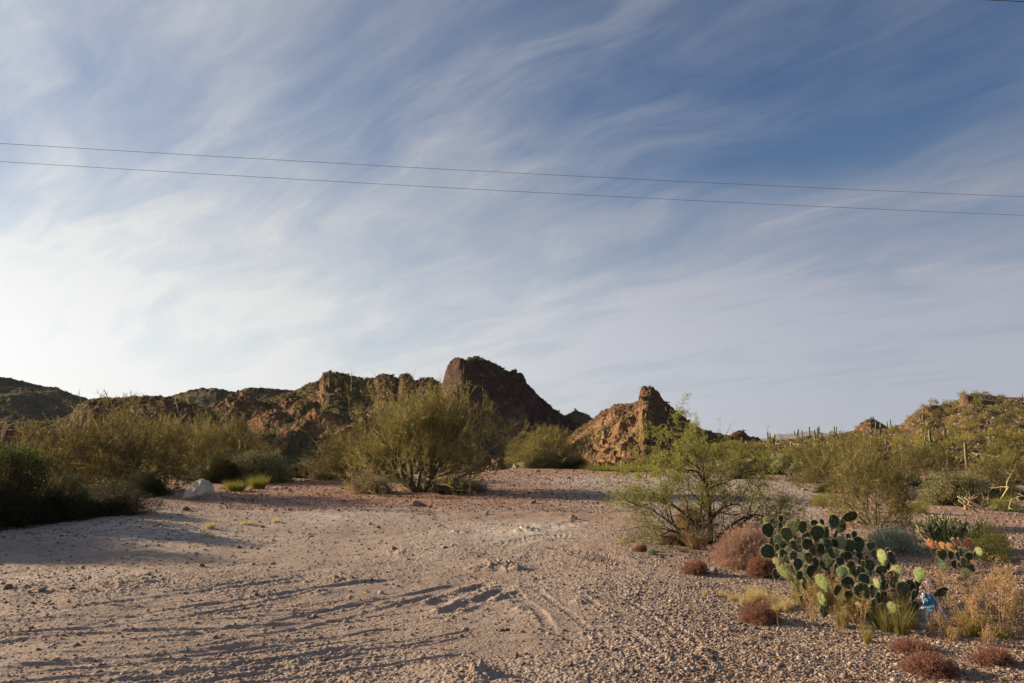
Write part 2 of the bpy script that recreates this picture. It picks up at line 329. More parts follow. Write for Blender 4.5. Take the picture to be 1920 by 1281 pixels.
def detail_ground(x, y):
    """small relief of the flat near the camera"""
    r = np.hypot(x, y); near = 1 - sstep(r, 45, 90)
    yy = np.maximum(y, 1.0); a = x / yy
    silt = 0.35 + 0.9 * sstep(fbm(x * 0.45 + 3, y * 0.45, 3, 60), -0.35, 0.45)
    z = 0.016 * fbm(x * 1.3, y * 1.3, 3, 61) + 0.0055 * silt * fbm(x * 6, y * 6, 3, 62, 0.6)
    z = z + 0.012 * sstep(r, 12, 22) * fbm(x * 1.2, y * 1.2, 3, 63, 0.5)
    z = z + 0.0055 * silt * fbm(x * 20, y * 20, 2, 64) + silt * 0.0035 * np.maximum(0, pn(x * 46, y * 46, 68)) + 0.02 * np.maximum(0, fbm(x * 9, y * 9, 2, 69) - 0.75)
    # curved scrapes, following the big sweep of the wheel tracks
    cx, cy = -2.5, 22.0
    rr = np.hypot(x - cx, (y - cy)); th = np.arctan2(y - cy, x - cx)
    m = sstep(y, 4, 6) * (1 - sstep(y, 9, 12)) * (1 - sstep(a, -0.02, 0.2))
    z = z + m * 0.006 * np.maximum(0, fbm(rr * 5, th * 5, 3, 65) - 0.1)
    z = z - m * 0.006 * np.maximum(0, fbm(rr * 8, th * 7, 2, 66) - 0.25)
    for (mx, my), rad, h in MOUNDS:
        d2 = ((x - mx) ** 2 + ((y - my) * 0.7) ** 2) / (rad * rad)
        k = np.exp(-d2 * 2)
        z = z + h * 0.7 * k * (0.45 + 1.0 * np.abs(fbm(x * 5, y * 5, 3, 67, 0.6)))
    for Q, w, d, tread in RUTS:
        lo = Q.min(0) - 3 * w; hi = Q.max(0) + 3 * w
        sel = np.where((x > lo[0]) & (x < hi[0]) & (y > lo[1]) & (y < hi[1]))[0]
        if not len(sel): continue
        px = x[sel]; py = y[sel]; best = np.full(len(sel), 1e9); arc = np.zeros(len(sel)); side = np.zeros(len(sel)); s0 = 0
        seg = np.hypot(*(Q[1:] - Q[:-1]).T); tot = seg.sum()
        for i in range(len(Q) - 1):
            ax, ay = Q[i]; bx, by = Q[i + 1] - Q[i]; L2 = bx * bx + by * by + 1e-9
            t = np.clip(((px - ax) * bx + (py - ay) * by) / L2, 0, 1)
            ex = px - ax - t * bx; ey = py - ay - t * by; dd = ex * ex + ey * ey
            mm = dd < best; best = np.where(mm, dd, best); arc = np.where(mm, s0 + t * seg[i], arc)
            side = np.where(mm, np.sign(bx * ey - by * ex), side); s0 += seg[i]
        dist = np.sqrt(best); q = dist / w
        fade = sstep(arc, 0, 0.12 * tot) * (1 - sstep(arc, 0.82 * tot, tot)) * np.clip(0.8 + 0.8 * pn(arc * 0.9, arc * 0 + w * 50, 70), 0.1, 1.3)
        prof = -1.0 * np.exp(-(q * 1.2) ** 6) + 0.7 * np.exp(-((q - 1.35) * 2.6) ** 2)
        dz = d * prof * fade
        if tread: dz = dz + d * 0.5 * tread * fade * (np.abs(q) < 0.9) * np.sign(np.sin(arc * 6.283 / 0.085 + side * q * 3.0))
        z[sel] = z[sel] + dz
    return z * near

def ground_z(x, y):
    x = np.atleast_1d(np.asarray(x, float)); y = np.atleast_1d(np.asarray(y, float))
    return base_ground(x, y) + detail_ground(x, y)

def surf(x, y):
    """height of whatever ground or hill is on top at x, y"""
    x = np.atleast_1d(np.asarray(x, float)); y = np.atleast_1d(np.asarray(y, float))
    z = ground_z(x, y)
    for h in HILLS[:-1]:
        a = x / np.maximum(y, 1)
        m = (y > h.Yf) & (y < h.Yb) & (a > h.amin) & (a < h.amax)
        if m.any():
            zh = h(x[m], y[m]); z[m] = np.maximum(z[m], zh)
    return z

def hit(u, v, ymax=900):
    """the point where the view through a photo pixel meets the ground"""
    dx, dy, dz = ray(u, v); k = np.concatenate([np.linspace(3, 60, 600), np.linspace(60.5, ymax, 2500)])
    X = dx * k; Y = dy * k; Z = CAMH + dz * k
    S = base_ground(X, Y)
    for h in HILLS[:-1]:
        a = X / Y
        if h.amin < a[0] < h.amax:
            m = (Y > h.Yf) & (Y < h.Yb); S[m] = np.maximum(S[m], h(X[m], Y[m]))
    b = np.where(Z < S)[0]
    i = b[0] if len(b) else len(k) - 1
    return float(X[i]), float(Y[i])

# ------------------------------------------------------------------ mesh and object helpers
def mesh_from(name, V, tris=None, quads=None, mat=None, attrs=None, smooth=False):
    me = bpy.data.meshes.new(name)
    V = np.asarray(V, np.float32).reshape(-1, 3)
    loops = []; starts = []; off = 0
    if quads is not None and len(quads):
        q = np.asarray(quads, np.int32).reshape(-1, 4); loops.append(q.ravel()); starts.append(off + 4 * np.arange(len(q))); off += q.size
    if tris is not None and len(tris):
        t = np.asarray(tris, np.int32).reshape(-1, 3); loops.append(t.ravel()); starts.append(off + 3 * np.arange(len(t))); off += t.size
    L = np.concatenate(loops).astype(np.int32); S = np.concatenate(starts).astype(np.int32)
    me.vertices.add(len(V)); me.vertices.foreach_set('co', V.ravel())
    me.loops.add(len(L)); me.loops.foreach_set('vertex_index', L)
    me.polygons.add(len(S)); me.polygons.foreach_set('loop_start', S)
    me.update(calc_edges=True)
    if smooth: me.polygons.foreach_set('use_smooth', np.ones(len(S), bool))
    for k, a in (attrs or {}).items():
        at = me.attributes.new(k, 'FLOAT', 'POINT'); at.data.foreach_set('value', np.asarray(a, np.float32))
    if mat: me.materials.append(mat)
    me.validate(verbose=False)
    return me

class MB:
    """collects triangles and quads for ONE mesh"""
    def __init__(s): s.V = []; s.T = []; s.Q = []; s.A = []; s.n = 0
    def add(s, V, tris=None, quads=None, tint=0.5):
        V = np.asarray(V, float).reshape(-1, 3)
        if tris is not None and len(tris): s.T.append(np.asarray(tris).reshape(-1, 3) + s.n)
        if quads is not None and len(quads): s.Q.append(np.asarray(quads).reshape(-1, 4) + s.n)
        s.V.append(V); t = np.asarray(tint, float)
        s.A.append(np.full(len(V), float(t)) if t.ndim == 0 else t); s.n += len(V)
    def tube(s, P, R, n=5, tint=0.5, cap=True):
        P = np.asarray(P, float); K = len(P); R = np.broadcast_to(np.asarray(R, float), (K,))
        D = np.gradient(P, axis=0); D /= np.linalg.norm(D, axis=1)[:, None] + 1e-9
        ref = np.array([0, 0, 1.0]) if abs(D[0][2]) < 0.9 else np.array([1.0, 0, 0])
        U = np.cross(D, ref); U /= np.linalg.norm(U, axis=1)[:, None] + 1e-9; W = np.cross(D, U)
        an = np.arange(n) * 2 * np.pi / n
        V = P[:, None, :] + R[:, None, None] * (np.cos(an)[None, :, None] * U[:, None, :] + np.sin(an)[None, :, None] * W[:, None, :])
        V = V.reshape(-1, 3); i = np.arange(K - 1)[:, None] * n; j = np.arange(n)[None, :]; j2 = (j + 1) % n
        q = np.stack([i + j, i + j2, i + n + j2, i + n + j], -1).reshape(-1, 4)
        if cap:
            V = np.vstack([V, P[-1] + D[-1] * R[-1] * 0.6]); e = len(V) - 1; b = (K - 1) * n
            t = [[b + k, b + (k + 1) % n, e] for k in range(n)]; s.add(V, t, q, tint)
        else: s.add(V, None, q, tint)
    def blades(s, P, D, L, W, tint, bend=None, rng=None):
        """thin tapering blades; with bend they curve along it"""
        n = len(P); D = D / (np.linalg.norm(D, axis=1)[:, None] + 1e-9)
        U = np.cross(D, rng.normal(size=(n, 3))); U /= np.linalg.norm(U, axis=1)[:, None] + 1e-9
        L = np.asarray(L)[:, None]; W = np.asarray(W)[:, None] * 0.5
        if bend is None:
            V = np.stack([P - U * W, P + U * W, P + D * L], 1).reshape(-1, 3)
            T = np.arange(n * 3).reshape(-1, 3); s.add(V, T, None, np.repeat(tint, 3))
        else:
            M = P + D * L * 0.55; E = P + D * L + bend * L
            V = np.stack([P - U * W, P + U * W, M - U * W * 0.8, M + U * W * 0.8, E], 1).reshape(-1, 3)
            b = np.arange(n)[:, None] * 5
            T = np.concatenate([b + [0, 1, 3], b + [0, 3, 2], b + [2, 3, 4]], 0); s.add(V, T, None, np.repeat(tint, 5))
    def leaves(s, P, D, L, W, tint, rng, N=None):
        """rhombus leaves along D"""
        n = len(P); D = D / (np.linalg.norm(D, axis=1)[:, None] + 1e-9)
        R = rng.normal(size=(n, 3)) if N is None else N + 0.5 * rng.normal(size=(n, 3))
        U = np.cross(D, R); U /= np.linalg.norm(U, axis=1)[:, None] + 1e-9
        L = np.asarray(L)[:, None]; W = np.asarray(W)[:, None] * 0.5
        V = np.stack([P, P + D * L * 0.5 + U * W, P + D * L, P + D * L * 0.5 - U * W], 1).reshape(-1, 3)
        s.add(V, None, np.arange(n * 4).reshape(-1, 4), np.repeat(tint, 4))
    def mesh(s, name, mat, smooth=False):
        return mesh_from(name, np.vstack(s.V), np.vstack(s.T) if s.T else None, np.vstack(s.Q) if s.Q else None, mat, {'tint': np.concatenate(s.A)}, smooth)

def props(o, label=None, cat=None, group=None, kind=None):
    if label: o['label'] = label
    if cat: o['category'] = cat
    if group: o['group'] = group
    if kind: o['kind'] = kind
    return o
def obj(name, me, parent=None, loc=None, rot=None, scale=None):
    o = bpy.data.objects.new(name, me); COL.objects.link(o)
    if parent: o.parent = parent
    if loc is not None: o.location = loc
    if rot is not None: o.rotation_euler = rot
    if scale is not None: o.scale = scale if hasattr(scale, '__len__') else (scale,) * 3
    return o
def kids(o, parts):
    for nm, me in parts: obj(nm, me, o)
    return o
def sit(x, y, sink=0.02): return (x, y, float(surf(x, y)[0]) - sink)
# ------------------------------------------------------------------ materials
def mat_new(name):
    m = bpy.data.materials.new(name); m.use_nodes = True; return m, NT(m.node_tree)

def foliage(name, c1, c2, trans=0.35, rough=0.7, var=0.25, c3=None):
    m, T = mat_new(name)
    t = T.attr('tint'); oi = T.n('ShaderNodeObjectInfo')
    k = T.math('ADD', t, T.math('MULTIPLY', T.math('SUBTRACT', oi.outputs['Random'], 0.5), var))
    col = T.mix(k, c1, c2)
    if c3: col = T.mix(T.ramp(T.noise(T.n('ShaderNodeTexCoord').outputs['Object'], 2.2, 3), 0.5, 0.72), col, c3)
    p = T.n('ShaderNodeBsdfPrincipled'); T.set(p, 'Base Color', col); p.inputs['Roughness'].default_value = rough
    p.inputs['Specular IOR Level'].default_value = 0.25
    sh = p.outputs[0]
    if trans:
        tr = T.n('ShaderNodeBsdfTranslucent'); T.set(tr, 'Color', T.mix(0.5, col, c2))
        mx = T.n('ShaderNodeMixShader'); mx.inputs[0].default_value = trans; T.set(mx, 1, sh); T.set(mx, 2, tr.outputs[0]); sh = mx.outputs[0]
    T.set(T.n('ShaderNodeOutputMaterial'), 0, sh); return m

def bark(name, c1, c2, scale=30.0):
    m, T = mat_new(name); tc = T.n('ShaderNodeTexCoord')
    n = T.noise(tc.outputs['Object'], scale, 4)
    p = T.n('ShaderNodeBsdfPrincipled'); T.set(p, 'Base Color', T.mix(T.ramp(n, 0.3, 0.7), c1, c2)); p.inputs['Roughness'].default_value = 0.85
    b = T.n('ShaderNodeBump'); T.set(b, 'Height', n); b.inputs['Strength'].default_value = 0.5; b.inputs['Distance'].default_value = 0.01
    T.set(p, 'Normal', b.outputs[0]); T.set(T.n('ShaderNodeOutputMaterial'), 0, p.outputs[0]); return m

M = {}
M['palo'] = foliage('palo_verde_twigs', (0.055, 0.048, 0.016), (0.42, 0.355, 0.115), 0.26, c3=(0.12, 0.085, 0.045))
M['palo_olive'] = foliage('olive_twigs', (0.045, 0.036, 0.014), (0.33, 0.27, 0.085), 0.24, c3=(0.10, 0.065, 0.035))
M['palo_bark'] = bark('palo_verde_bark', (0.06, 0.055, 0.03), (0.17, 0.16, 0.08))
M['hillgreen'] = foliage('hillside_green', (0.085, 0.08, 0.02), (0.46, 0.41, 0.12), 0.28, var=0.7)
M['mesq_bark'] = bark('mesquite_bark', (0.025, 0.018, 0.014), (0.07, 0.05, 0.035))
M['mesq'] = foliage('mesquite_leaf', (0.075, 0.10, 0.018), (0.46, 0.45, 0.10), 0.42)
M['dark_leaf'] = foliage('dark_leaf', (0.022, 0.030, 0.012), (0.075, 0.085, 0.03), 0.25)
M['sun_toned_leaf'] = foliage('sun_toned_leaf', (0.06, 0.09, 0.02), (0.20, 0.25, 0.055), 0.35)  # same leaf with sunlight painted in, for the big shrub's top
M['jojoba'] = foliage('jojoba_leaf', (0.12, 0.12, 0.05), (0.33, 0.31, 0.15), 0.3)
M['yellow_stem'] = foliage('yellow_green_stem', (0.12, 0.13, 0.02), (0.33, 0.32, 0.06), 0.3)
M['grey_leaf'] = foliage('grey_green_leaf', (0.17, 0.20, 0.13), (0.42, 0.46, 0.34), 0.3)
M['grey_twig'] = foliage('grey_twig', (0.14, 0.11, 0.09), (0.36, 0.31, 0.26), 0.15)
M['brown_twig'] = foliage('brown_twig', (0.10, 0.06, 0.035), (0.28, 0.19, 0.12), 0.15)
M['red'] = foliage('red_brown_twig', (0.09, 0.04, 0.03), (0.40, 0.21, 0.145), 0.3, c3=(0.20, 0.15, 0.11))
M['pink'] = foliage('pinkish_twig', (0.15, 0.085, 0.06), (0.55, 0.37, 0.29), 0.3, c3=(0.28, 0.20, 0.14))
M['straw'] = foliage('straw_blade', (0.34, 0.26, 0.11), (0.68, 0.56, 0.28), 0.4)
M['tan'] = foliage('tan_blade', (0.28, 0.19, 0.10), (0.58, 0.43, 0.25), 0.35)
M['grass_green'] = foliage('green_gold_blade', (0.16, 0.16, 0.03), (0.42, 0.34, 0.10), 0.4)
M['seed'] = foliage('seed_head', (0.30, 0.17, 0.07), (0.62, 0.42, 0.22), 0.3)
M['dead'] = bark('dead_wood', (0.30, 0.25, 0.15), (0.55, 0.50, 0.34), 12)
M['dead_brown'] = bark('dead_brown_wood', (0.26, 0.14, 0.07), (0.46, 0.30, 0.17), 18)
M['cholla'] = foliage('cholla_spines', (0.32, 0.33, 0.17), (0.72, 0.70, 0.44), 0.4)
M['stag'] = foliage('stick_cactus', (0.08, 0.085, 0.03), (0.46, 0.44, 0.20), 0.0)
M['spine'] = foliage('spine', (0.55, 0.42, 0.2), (0.85, 0.75, 0.5), 0.3)

def pad_mat(name, c1, c2, c3, warm):
    m, T = mat_new(name); tc = T.n('ShaderNodeTexCoord'); o = tc.outputs['Object']
    n = T.noise(o, 9, 4); col = T.mix(T.ramp(n, 0.35, 0.7), c1, c2)
    oi = T.n('ShaderNodeObjectInfo'); col = T.mix(T.ramp(oi.outputs['Random'], 0.55, 1.0, 0, warm), col, c3)
    col = T.mix(T.ramp(T.noise(o, 45, 2), 0.66, 0.74, 0, 0.5), col, (0.25, 0.18, 0.08))
    p = T.n('ShaderNodeBsdfPrincipled'); T.set(p, 'Base Color', col); p.inputs['Roughness'].default_value = 0.65; p.inputs['Specular IOR Level'].default_value = 0.25
    vr = T.n('ShaderNodeTexVoronoi'); T.set(vr, 'Vector', o); vr.inputs['Scale'].default_value = 7.5; vr.inputs['Randomness'].default_value = 0.45
    T.set(p, 'Base Color', T.mix(T.ramp(vr.outputs['Distance'], 0.10, 0.17, 0.85, 0), col, (0.42, 0.33, 0.18)))
    b = T.n('ShaderNodeBump'); T.set(b, 'Height', T.noise(o, 25, 3)); b.inputs['Strength'].default_value = 0.4; b.inputs['Distance'].default_value = 0.01
    T.set(p, 'Normal', b.outputs[0]); T.set(T.n('ShaderNodeOutputMaterial'), 0, p.outputs[0]); return m
M['pad'] = pad_mat('pad_skin', (0.014, 0.034, 0.022), (0.040, 0.072, 0.032), (0.20, 0.21, 0.06), 0.30)
M['pad_sun_tone'] = pad_mat('sun_toned_pad_skin', (0.11, 0.16, 0.055), (0.26, 0.31, 0.12), (0.45, 0.45, 0.25), 0.3)  # same pad skin with sunlight painted in as a paler tone
M['pad_red'] = pad_mat('red_pad_skin', (0.50, 0.13, 0.07), (0.66, 0.30, 0.17), (0.6, 0.2, 0.1), 0.3)
M['pad_orange'] = pad_mat('orange_pad_skin', (0.60, 0.30, 0.15), (0.72, 0.45, 0.20), (0.6, 0.4, 0.2), 0.3)

def saguaro_mat():
    m, T = mat_new('saguaro_skin'); tc = T.n('ShaderNodeTexCoord')
    n = T.noise(tc.outputs['Object'], 1.2, 4); sep = T.n('ShaderNodeSeparateXYZ', i_0=tc.outputs['Object'])
    col = T.mix(T.attr('tint'), (0.035, 0.045, 0.018), (0.19, 0.20, 0.085))
    col = T.mix(T.math('MULTIPLY', T.ramp(sep.outputs[2], 0.0, 1.6, 1.0, 0.0), T.ramp(n, 0.35, 0.6)), col, (0.20, 0.14, 0.09))
    p = T.n('ShaderNodeBsdfPrincipled'); T.set(p, 'Base Color', col); p.inputs['Roughness'].default_value = 0.7
    T.set(T.n('ShaderNodeOutputMaterial'), 0, p.outputs[0]); return m
M['saguaro'] = saguaro_mat()

def rock_mat(name, c1, c2, c3, scale=3.0, bump=0.6, bd=0.05, tint=False):
    m, T = mat_new(name); tc = T.n('ShaderNodeTexCoord'); o = tc.outputs['Object']
    n = T.noise(o, scale, 6, 0.6); n2 = T.noise(o, scale * 3.1, 5, 0.6, 0.6)
    col = T.mix(T.ramp(n, 0.35, 0.65), c1, c2); col = T.mix(T.ramp(n2, 0.56, 0.7), col, c3)
    if tint:
        t = T.attr('tint'); col = T.mix(T.ramp(t, 0.0, 1.0, 0.0, 0.9, False), (0.120, 0.064, 0.045), col)
        col = T.mix(T.ramp(t, 0.8, 1.0, 0, 0.6), col, (0.420, 0.375, 0.330))
    else:
        oi = T.n('ShaderNodeObjectInfo'); col = T.mix(T.ramp(oi.outputs['Random'], 0.3, 1.0, 0, 0.45), col, c3)
    p = T.n('ShaderNodeBsdfPrincipled'); T.set(p, 'Base Color', col); p.inputs['Roughness'].default_value = 0.9
    b = T.n('ShaderNodeBump'); T.set(b, 'Height', T.math('ADD', n, T.math('MULTIPLY', n2, 0.5))); b.inputs['Strength'].default_value = bump; b.inputs['Distance'].default_value = bd
    T.set(p, 'Normal', b.outputs[0]); T.set(T.n('ShaderNodeOutputMaterial'), 0, p.outputs[0]); return m
M['rock'] = rock_mat('brown_rock', (0.16, 0.10, 0.075), (0.25, 0.18, 0.14), (0.31, 0.25, 0.21), 8)
M['boulder'] = rock_mat('pale_boulder', (0.46, 0.38, 0.28), (0.60, 0.53, 0.42), (0.375, 0.210, 0.098), 2.2, 0.8, 0.06)
M['gravel'] = rock_mat('gravel_stone', (0.34, 0.25, 0.20), (0.42, 0.34, 0.28), (0.29, 0.21, 0.175), 3, 0.3, 0.01, True)

def hill_mat(name, soil, scrub, rockA, rockB, varn_shade, size=1.0, veg=(0.47, 0.60), dist_fade=None):
    m, T = mat_new(name); tc = T.n('ShaderNodeTexCoord'); o = tc.outputs['Object']
    geo = T.n('ShaderNodeNewGeometry'); nz = T.n('ShaderNodeSeparateXYZ', i_0=geo.outputs['True Normal']).outputs[2]
    rock = T.attr('rock'); dark = T.attr('dark')
    big = T.noise(o, 0.03 / size, 4, 0.6); mid = T.noise(o, 0.22 / size, 5, 0.65); fine = T.noise(o, 0.9 / size, 4, 0.7)
    col = T.mix(T.ramp(mid, 0.35, 0.65), soil, tuple(0.62 * c for c in soil))
    col = T.mix(T.math('MULTIPLY', T.ramp(fine, veg[0], veg[1]), T.ramp(big, 0.25, 0.5, 0.35, 1.0)), col, scrub)
    # strata and joints in the rock
    mp = T.n('ShaderNodeMapping'); T.set(mp, 'Vector', o); mp.inputs['Rotation'].default_value = (0.25, 0.9, 0.3); mp.inputs['Scale'].default_value = (0.25, 0.25, 1.1)
    st = T.noise(mp.outputs[0], 0.55 / size, 6, 0.7, 0.8)
    rk = T.mix(T.ramp(st, 0.38, 0.62), rockA, rockB)
    rk = T.mix(T.ramp(T.noise(o, 0.07 / size, 3), 0.45, 0.68, 0, 0.75), rk, varn_shade)
    rk = T.mix(dark, rk, varn_shade)
    rk = T.mix(T.ramp(T.noise(o, 0.6 / size, 6, 0.75), 0.50, 0.62, 0, 0.7), rk, tuple(0.45 * c for c in varn_shade))
    rk = T.mix(T.ramp(T.noise(o, 0.45 / size, 5, 0.7, 0.4), 0.56, 0.64, 0, 0.6), rk, tuple(1.25 * c for c in rockB))
    steep = T.ramp(nz, 0.32, 0.56, 1.0, 0.0)
    rmask = T.math('ADD', rock, T.math('MULTIPLY', steep, 0.75), clamp=True)
    rmask = T.math('MULTIPLY', rmask, T.ramp(T.noise(o, 0.35 / size, 5, 0.65), 0.34, 0.50, 0.25, 1.0))
    flat = T.ramp(nz, 0.80, 0.93, 1.0, 0.35)
    rmask = T.math('MULTIPLY', rmask, flat)
    rmask = T.math('MAXIMUM', rmask, T.ramp(T.math('ADD', mid, T.math('MULTIPLY', fine, 0.5)), 0.86, 0.95, 0, 0.8))
    col = T.mix(rmask, col, rk)
    p = T.n('ShaderNodeBsdfPrincipled'); T.set(p, 'Base Color', col); p.inputs['Roughness'].default_value = 0.95; p.inputs['Specular IOR Level'].default_value = 0.1
    h = T.math('ADD', T.math('MULTIPLY', st, 1.2), T.math('ADD', T.math('MULTIPLY', fine, 0.8), mid))
    b = T.n('ShaderNodeBump'); T.set(b, 'Height', h); b.inputs['Strength'].default_value = 1.0; b.inputs['Distance'].default_value = 2.0 * size
    T.set(p, 'Normal', b.outputs[0]); T.set(T.n('ShaderNodeOutputMaterial'), 0, p.outputs[0]); return m
SOIL = (0.144, 0.094, 0.058); SCRUB = (0.054, 0.054, 0.022)
M['hill'] = hill_mat('hill_slope', (0.238, 0.154, 0.087), (0.091, 0.092, 0.034), (0.44, 0.21, 0.115), (0.308, 0.175, 0.112), (0.105, 0.060, 0.045), 1.3, (0.40, 0.54))
M['hill_dark'] = hill_mat('dark_hill_slope', (0.244, 0.165, 0.112), (0.075, 0.086, 0.041), (0.469, 0.244, 0.160), (0.319, 0.188, 0.131), (0.135, 0.079, 0.068), 1.3, (0.42, 0.56))
M['hill_tan'] = hill_mat('tan_hill_slope', (0.253, 0.172, 0.098), (0.115, 0.115, 0.037), (0.529, 0.299, 0.155), (0.345, 0.207, 0.115), (0.166, 0.091, 0.057), 0.8)
M['hill_right'] = hill_mat('stony_hill_slope', (0.263, 0.163, 0.105), (0.137, 0.110, 0.058), (0.357, 0.200, 0.116), (0.284, 0.189, 0.137), (0.137, 0.090, 0.076), 0.5, (0.5, 0.62))

def ground_mat():
    m, T = mat_new('gravelly_sand'); tc = T.n('ShaderNodeTexCoord'); o = tc.outputs['Object']
    red = T.attr('red'); pale = T.attr('pale'); grav = T.attr('grav'); far = T.attr('far')
    n1 = T.noise(o, 0.8, 5, 0.6); n2 = T.noise(o, 9, 5, 0.7); n3 = T.noise(o, 45, 3, 0.7)
    col = T.mix(T.ramp(n1, 0.3, 0.7), (0.295, 0.232, 0.188), (0.375, 0.300, 0.248))
    col = T.mix(T.ramp(n2, 0.42, 0.72, 0, 0.6), col, (0.235, 0.160, 0.125))
    col = T.mix(T.math('MULTIPLY', red, T.ramp(T.noise(o, 1.7, 5, 0.65), 0.30, 0.62)), col, (0.32, 0.150, 0.082))
    col = T.mix(T.math('MULTIPLY', pale, T.ramp(T.noise(o, 4, 6, 0.7), 0.40, 0.60)), col, (0.56, 0.53, 0.50))
    vo = T.n('ShaderNodeTexVoronoi'); T.set(vo, 'Vector', o); vo.inputs['Scale'].default_value = 38
    vc = T.n('ShaderNodeSeparateColor', i_0=vo.outputs['Color'])
    st = T.mix(vc.outputs[0], (0.11, 0.075, 0.065), (0.392, 0.329, 0.280))
    gm = T.math('MULTIPLY', T.ramp(vc.outputs[1], 0.40, 0.5), T.math('ADD', T.math('MULTIPLY', grav, 0.75), 0.12))
    col = T.mix(gm, col, st)
    col = T.mix(T.ramp(n3, 0.62, 0.72, 0, 0.5), col, (0.50, 0.43, 0.36))
    fcol = T.mix(T.ramp(T.noise(o, 0.02, 5, 0.65), 0.35, 0.65), (0.14, 0.105, 0.065), (0.070, 0.063, 0.032))
    col = T.mix(far, col, fcol)
    p = T.n('ShaderNodeBsdfPrincipled'); T.set(p, 'Base Color', col); p.inputs['Roughness'].default_value = 0.95; p.inputs['Specular IOR Level'].default_value = 0.12
    h = T.math('ADD', T.math('MULTIPLY', n2, 1.0), T.math('ADD', T.math('MULTIPLY', n3, 0.5), T.math('MULTIPLY', T.math('MULTIPLY', vo.outputs['Distance'], T.math('ADD', grav, 0.2)), -1.3)))
    b = T.n('ShaderNodeBump'); T.set(b, 'Height', h); b.inputs['Strength'].default_value = 0.8; b.inputs['Distance'].default_value = 0.02
    T.set(p, 'Normal', b.outputs[0]); T.set(T.n('ShaderNodeOutputMaterial'), 0, p.outputs[0]); return m
M['ground'] = ground_mat()

def plain(name, c, rough=0.6, metal=0.0):
    m, T = mat_new(name); p = T.n('ShaderNodeBsdfPrincipled'); p.inputs['Base Color'].default_value = c + (1,)
    p.inputs['Roughness'].default_value = rough; p.inputs['Metallic'].default_value = metal
    T.set(T.n('ShaderNodeOutputMaterial'), 0, p.outputs[0]); return m
M['cable'] = plain('cable_sheath', (0.03, 0.03, 0.035), 0.6)
M['mountain'] = plain('far_rock', (0.15, 0.12, 0.10), 1.0)

# ------------------------------------------------------------------ ground sheet and hills
def build_ground():
    dense = np.radians(np.linspace(-37, 37, 1350)); coarse = np.radians(np.arange(40, 321, 3.5))
    th = np.concatenate([dense, coarse]); nt = len(th)
    inv = np.linspace(1 / 4.6, 1 / 70.0, 640); r = np.concatenate([[0.4, 1.0, 2.0, 3.0, 3.8, 4.3], 1 / inv, np.geomspace(74, 34500, 110)])
    R, TH = np.meshgrid(r, th, indexing='ij'); X = (R * np.sin(TH)).ravel(); Y = (R * np.cos(TH)).ravel()
    Z = base_ground(X, Y) + detail_ground(X, Y)
    for h in HILLS[:-1]:           # tuck the sheet under the hills, so that only one surface shows
        a = X / np.maximum(Y, 1)
        mm = (Y > h.Yf) & (Y < h.Yb) & (a > h.amin) & (a < h.amax)
        if mm.any():
            zh = h(X[mm], Y[mm]); Z[mm] = np.where(zh > Z[mm], np.minimum(Z[mm], zh - 1.5), Z[mm])
    nr = len(r)
    i = np.arange(nr - 1)[:, None] * nt; j = np.arange(nt)[None, :]; j2 = (j + 1) % nt
    q = np.stack([i + j, i + j2, i + nt + j2, i + nt + j], -1).reshape(-1, 4)[:, ::-1]
    V = np.stack([X, Y, Z], 1); V = np.vstack([V, [0, 0, 0]]); c = len(V) - 1
    t = np.array([[k, c, (k + 1) % nt] for k in range(nt)])[:, ::-1]
    a = X / np.maximum(Y, 1); rr = np.hypot(X, Y)
    v = 825.5 + CAMH * F / np.maximum(Y, 1); u = 960 + F * a       # where it lies in the view (for zones of soil only)
    wob = fbm(X * 0.25, Y * 0.25, 4, 81)
    red = sstep(Y, 17, 24) * (1 - sstep(a, -0.02 , 0.12) * (1 - sstep(Y, 33, 40))) * 0.95 + 0.45 * sstep(wob, 0.1, 0.7) * sstep(Y, 9, 16)
    red = red + 0.6 * sstep(a, 0.33, 0.42) * sstep(Y, 9, 13) + 0.7 * sstep(a, 0.45, 0.52) * sstep(Y, 8.2, 9.2) * (1 - sstep(Y, 11.5, 13))
    pale = np.zeros_like(X)
    for (pu, pv), sx, sy, k in [((930, 997), 1.4, 2.0, 1.0), ((1010, 990), 0.9, 1.2, 1.0), ((780, 1030), 0.9, 1.0, 0.6), ((1170, 900), 4.0, 5, 1.0), ((1080, 898), 4.0, 3, 0.7), ((120, 1000), 3.5, 2.5, 0.5), ((1250, 908), 4, 4, 0.8), ((1450, 955), 2.5, 3, 0.7), ((640, 968), 2, 2, .6), ((300, 1010), 2.5, 1.5, 0.5), ((1560, 915), 5, 5, 0.5), ((40, 1085), 1.5, 0.6, .6)]:
        gx, gy = gpt(pu, pv); pale = np.maximum(pale, k * np.exp(-(((X - gx) / sx) ** 2 + ((Y - gy) / sy) ** 2) + 0.6 * wob))
    grav = sstep(a, 0.05 + 0.04 * wob, 0.28) * (1 - sstep(Y, 12, 20)) * 0.9 + 0.05 + 0.35 * sstep(fbm(X * 0.45 + 3, Y * 0.45, 3, 60), -0.2, 0.5)
    far = sstep(Y - 10 * wob, 90, 130)
    at = {k: np.append(z, 0.0) for k, z in (('red', np.clip(red, 0, 1)), ('pale', np.clip(pale, 0, 1)), ('grav', np.clip(grav, 0, 1)), ('far', far))}
    me = mesh_from('ground', V, t, q, M['ground'], at, True)
    props(obj('ground', me), kind='structure')
build_ground()

